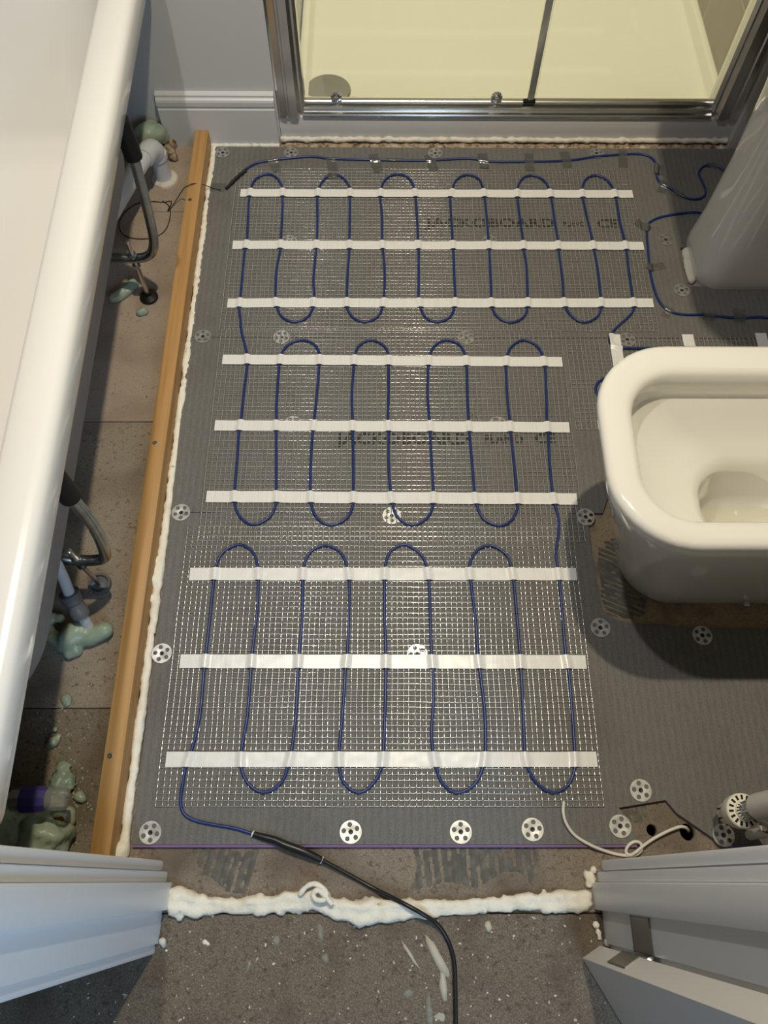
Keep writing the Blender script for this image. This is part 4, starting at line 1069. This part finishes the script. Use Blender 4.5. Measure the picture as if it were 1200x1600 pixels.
top = [bring(0.362, 0.442, 0.716, 0.088, 0.4015), bring(0.370, 0.450, 0.706, 0.082, 0.399), bring(0.375, 0.455, 0.700, 0.076, 0.392), bring(0.3765, 0.457, 0.698, 0.072, 0.375), bring(0.3775, 0.459, 0.697, 0.068, 0.349),
       bring(0.375, 0.457, 0.699, 0.070, 0.345), bring(0.377, 0.458, 0.696, 0.070, 0.340), bring(0.392, 0.464, 0.680, 0.075, 0.318), bring(0.425, 0.470, 0.665, 0.08, 0.290), bring(0.470, 0.476, 0.650, 0.075, 0.268, 0.785), bring(0.502, 0.480, 0.640, 0.07, 0.256, 0.775), bring(0.518, 0.484, 0.632, 0.066, 0.244, 0.765), bring(0.526, 0.488, 0.626, 0.062, 0.222, 0.755), bring(0.532, 0.492, 0.618, 0.058, 0.15, 0.74), bring(0.55, 0.505, 0.600, 0.04, 0.085, 0.70), bring(0.58, 0.525, 0.58, 0.02, 0.075, 0.67)]
link('pan_body', loft_mesh(outer+top, True, True, 70), M['ceramic'], toi)
water = clear_mat('still water', (0.985, 0.98, 0.955, 1), 0.03, 0.01)
link('water', loft_mesh([bring(0.536, 0.495, 0.613, 0.05, 0.1201, 0.728), bring(0.536, 0.495, 0.613, 0.05, 0.1204, 0.728)]), water, toi)
p = on_y(1168, 934, YC-0.1125)
lathe('fixing_cap', [(0.0055, 0), (0.006, 0.001), (0.006, 0.006), (0.004, 0.008)], M['chrome'], toi, 14, axis=Vector((0, -1, 0.1)), origin=(p.x, YC-0.119, 0.012))
# bare boarding inside the cut-out round the pan
o = structure(link('floor_patch', prism_mesh([(0.4085, 0.4145+0.003), (0.905, 0.4155), (0.905, 0.7335), (0.472, 0.7335), (0.437, 0.654), (0.4085, 0.6525)], SUB, SUB+0.0012), M['ply_tan']), 'bare tan boarding exposed round the toilet foot')

# ================================================================== PEDESTAL BASIN
ped = empty('pedestal_basin', (0.80, 1.30, SUB))
tag(ped, 'tall white ceramic basin pedestal in the shaded right corner', 'basin')
def pring(xl, y0, y1_, r, z): return rrect((xl+XW)/2, (y0+y1_)/2, (XW-xl)/2, (y1_-y0)/2, [0.01, r, r, 0.01], z, 10)
pr = [pring(0.716, 1.215, 1.395, 0.055, SUB), pring(0.712, 1.211, 1.399, 0.057, 0.004), pring(0.712, 1.211, 1.399, 0.060, 0.03), pring(0.716, 1.214, 1.396, 0.066, 0.10), pring(0.718, 1.216, 1.394, 0.070, 0.25), pring(0.714, 1.212, 1.398, 0.072, 0.40), pring(0.702, 1.204, 1.406, 0.078, 0.55), pring(0.695, 1.198, 1.412, 0.08, 0.645)]
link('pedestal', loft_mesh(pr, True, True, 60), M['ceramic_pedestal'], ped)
def br(xl, y0, y1_, r, z): return rrect((xl+XW)/2, (y0+y1_)/2, (XW-xl)/2, (y1_-y0)/2, [0.02, r, r, 0.02], z, 10)
bs_ = [br(0.68, 1.17, 1.42, 0.08, 0.64), br(0.61, 1.06, 1.50, 0.10, 0.665), br(0.555, 0.995, 1.565, 0.11, 0.69), br(0.530, 0.974, 1.586, 0.11, 0.75), br(0.528, 0.972, 1.588, 0.10, 0.83), br(0.532, 0.976, 1.584, 0.098, 0.838),
       br(0.56, 1.01, 1.55, 0.10, 0.838), rrect(0.70, 1.28, 0.13, 0.24, 0.09, 0.825, 10), rrect(0.70, 1.28, 0.11, 0.20, 0.08, 0.75, 10), rrect(0.71, 1.28, 0.05, 0.08, 0.04, 0.70, 10)]
link('basin', loft_mesh(bs_, True, True, 60), M['ceramic'], ped)
gblob([(1072,394,-0.003,0.008),(1073,400,-0.003,0.009),(1074,406,-0.003,0.008),(1075,412,-0.003,0.009),(1076,419,-0.003,0.009),(1077,425,-0.003,0.008),(1078,431,-0.003,0.008),(1080,438,-0.003,0.007)], 'cream foam squeezed out at the left foot of the pedestal', 0.002, 90, 0.004, seed=15, name='foam_bead', mt='foam_white')

# ================================================================== RADIATOR VALVE, CORD
rv = empty('radiator_valve', (0.567, 0.10, SUB))
tag(rv, 'cream thermostatic radiator valve with slotted ring hanging head down', 'valve')
c0 = at(1166, 1266, 0.108); cx, cy = c0.x, c0.y
crown = lambda a, j: 1.0
lathe('valve_head', [(0.010, 0.038), (0.0175, 0.039), (0.0185, 0.043), (0.0185, 0.056), (0.0205, 0.060), (0.0235, 0.068), (0.0255, 0.078), (0.0265, 0.094), (0.0262, 0.098), (0.0248, 0.100), (0.0145, 0.101), (0.0135, 0.104), (0.0120, 0.104)], M['valve_head'], rv, 32, origin=(cx, cy, 0), ang=30)
bmv = bmesh.new(); box_bm(bmv, -0.0035, 0.0035, -0.0016, 0.0016, -0.0006, 0.0006); sl = bm_mesh(bmv); sl.materials.append(M['void'])
for k in range(16):
    a = 2*math.pi*k/16
    s_ = link('slot', sl); s_.parent = rv; s_.matrix_parent_inverse = parent_matrix(rv).inverted()
    s_.location = (cx+0.0198*math.cos(a), cy+0.0198*math.sin(a), 0.1006); s_.rotation_euler = (0, 0, a)
bmv = bmesh.new(); box_bm(bmv, -0.0006, 0.0006, -0.0012, 0.0012, -0.006, 0.006); sl2 = bm_mesh(bmv); sl2.materials.append(M['void'])
for k in range(8):
    a = 2*math.pi*(k+0.5)/8
    s_ = link('grip_notch', sl2); s_.parent = rv; s_.matrix_parent_inverse = parent_matrix(rv).inverted()
    s_.location = (cx+0.0186*math.cos(a), cy+0.0186*math.sin(a), 0.047); s_.rotation_euler = (0, 0, a)
lathe('valve_nut', [(0.011, 0.1035), (0.014, 0.105), (0.014, 0.116), (0.0115, 0.118), (0.0115, 0.126), (0.0095, 0.130), (0.0095, 0.150)], M['chrome'], rv, 20, origin=(cx, cy, 0))
tube('valve_tail', [Vector((cx, cy, 0.118)), Vector((cx+0.03, cy-0.02, 0.118)), Vector((cx+0.055, cy-0.033, 0.118))], 0.0085, M['chrome'], rv, 14)
lathe('elbow_nut', [(0.012, 0.095), (0.0125, 0.097), (0.0125, 0.112), (0.010, 0.114)], M['chrome'], rv, 8, origin=(cx+0.032, cy-0.021, 0), ang=25)
rad = empty('towel_radiator', (0.60, 0.09, SUB))
tag(rad, 'white radiator upright and feed pipe above the valve', 'radiator')
c1 = at(1186, 1260, 0.155)
lathe('upright', [(0.014, 0.152), (0.0185, 0.153), (0.0190, 0.158), (0.0190, 1.2)], M['radiator'], rad, 24, origin=(c1.x, c1.y, 0))
tube('feed_pipe', [Vector((cx+0.045, cy-0.028, 0.105)), Vector((cx+0.046, cy-0.030, SUB))], 0.0085, M['radiator'], rad, 14)
lathe('second_upright', [(0.014, 0.152), (0.0185, 0.153), (0.0190, 0.158), (0.0190, 1.2)], M['radiator'], rad, 24, origin=(0.89, c1.y, 0))
for z in (0.25, 0.33, 0.41, 0.49, 0.65, 0.73, 0.81, 0.97, 1.05, 1.13):
    tube('rung', [Vector((c1.x, c1.y, z)), Vector((0.89, c1.y, z))], 0.010, M['radiator'], rad, 12)
for x in (c1.x+0.03, 0.86):
    tube('wall_bracket', [Vector((x, c1.y, 1.05)), Vector((x, YF, 1.05))], 0.008, M['radiator'], rad, 10)

cord = [at(881, 1253, 0.006), at(880, 1268, 0.010), at(884, 1285, 0.008), at(897, 1304, 0.004), at(920, 1319, 0.003), at(947, 1330, -0.004), at(972, 1336, -0.006), at(992, 1336, -0.004), at(1002, 1328, 0.0), at(1001, 1318, 0.002), at(992, 1315, 0.002), at(982, 1321, 0.0), at(978, 1331, -0.003), at(984, 1336, -0.002), at(994, 1331, 0.004), at(1006, 1321, 0.003), at(1022, 1310, 0.001), at(1045, 1298, 0.002), at(1062, 1292, 0.001), at(1071, 1293, -0.004), at(1075, 1297, -0.016), at(1076, 1300, -0.06)]
o = tube('white_cord', smooth_path(cord, 6), 0.0026, M['cord_white'], None, 10)
tag(o, 'white sensor cord with a knot running into the floor hole', 'cord')
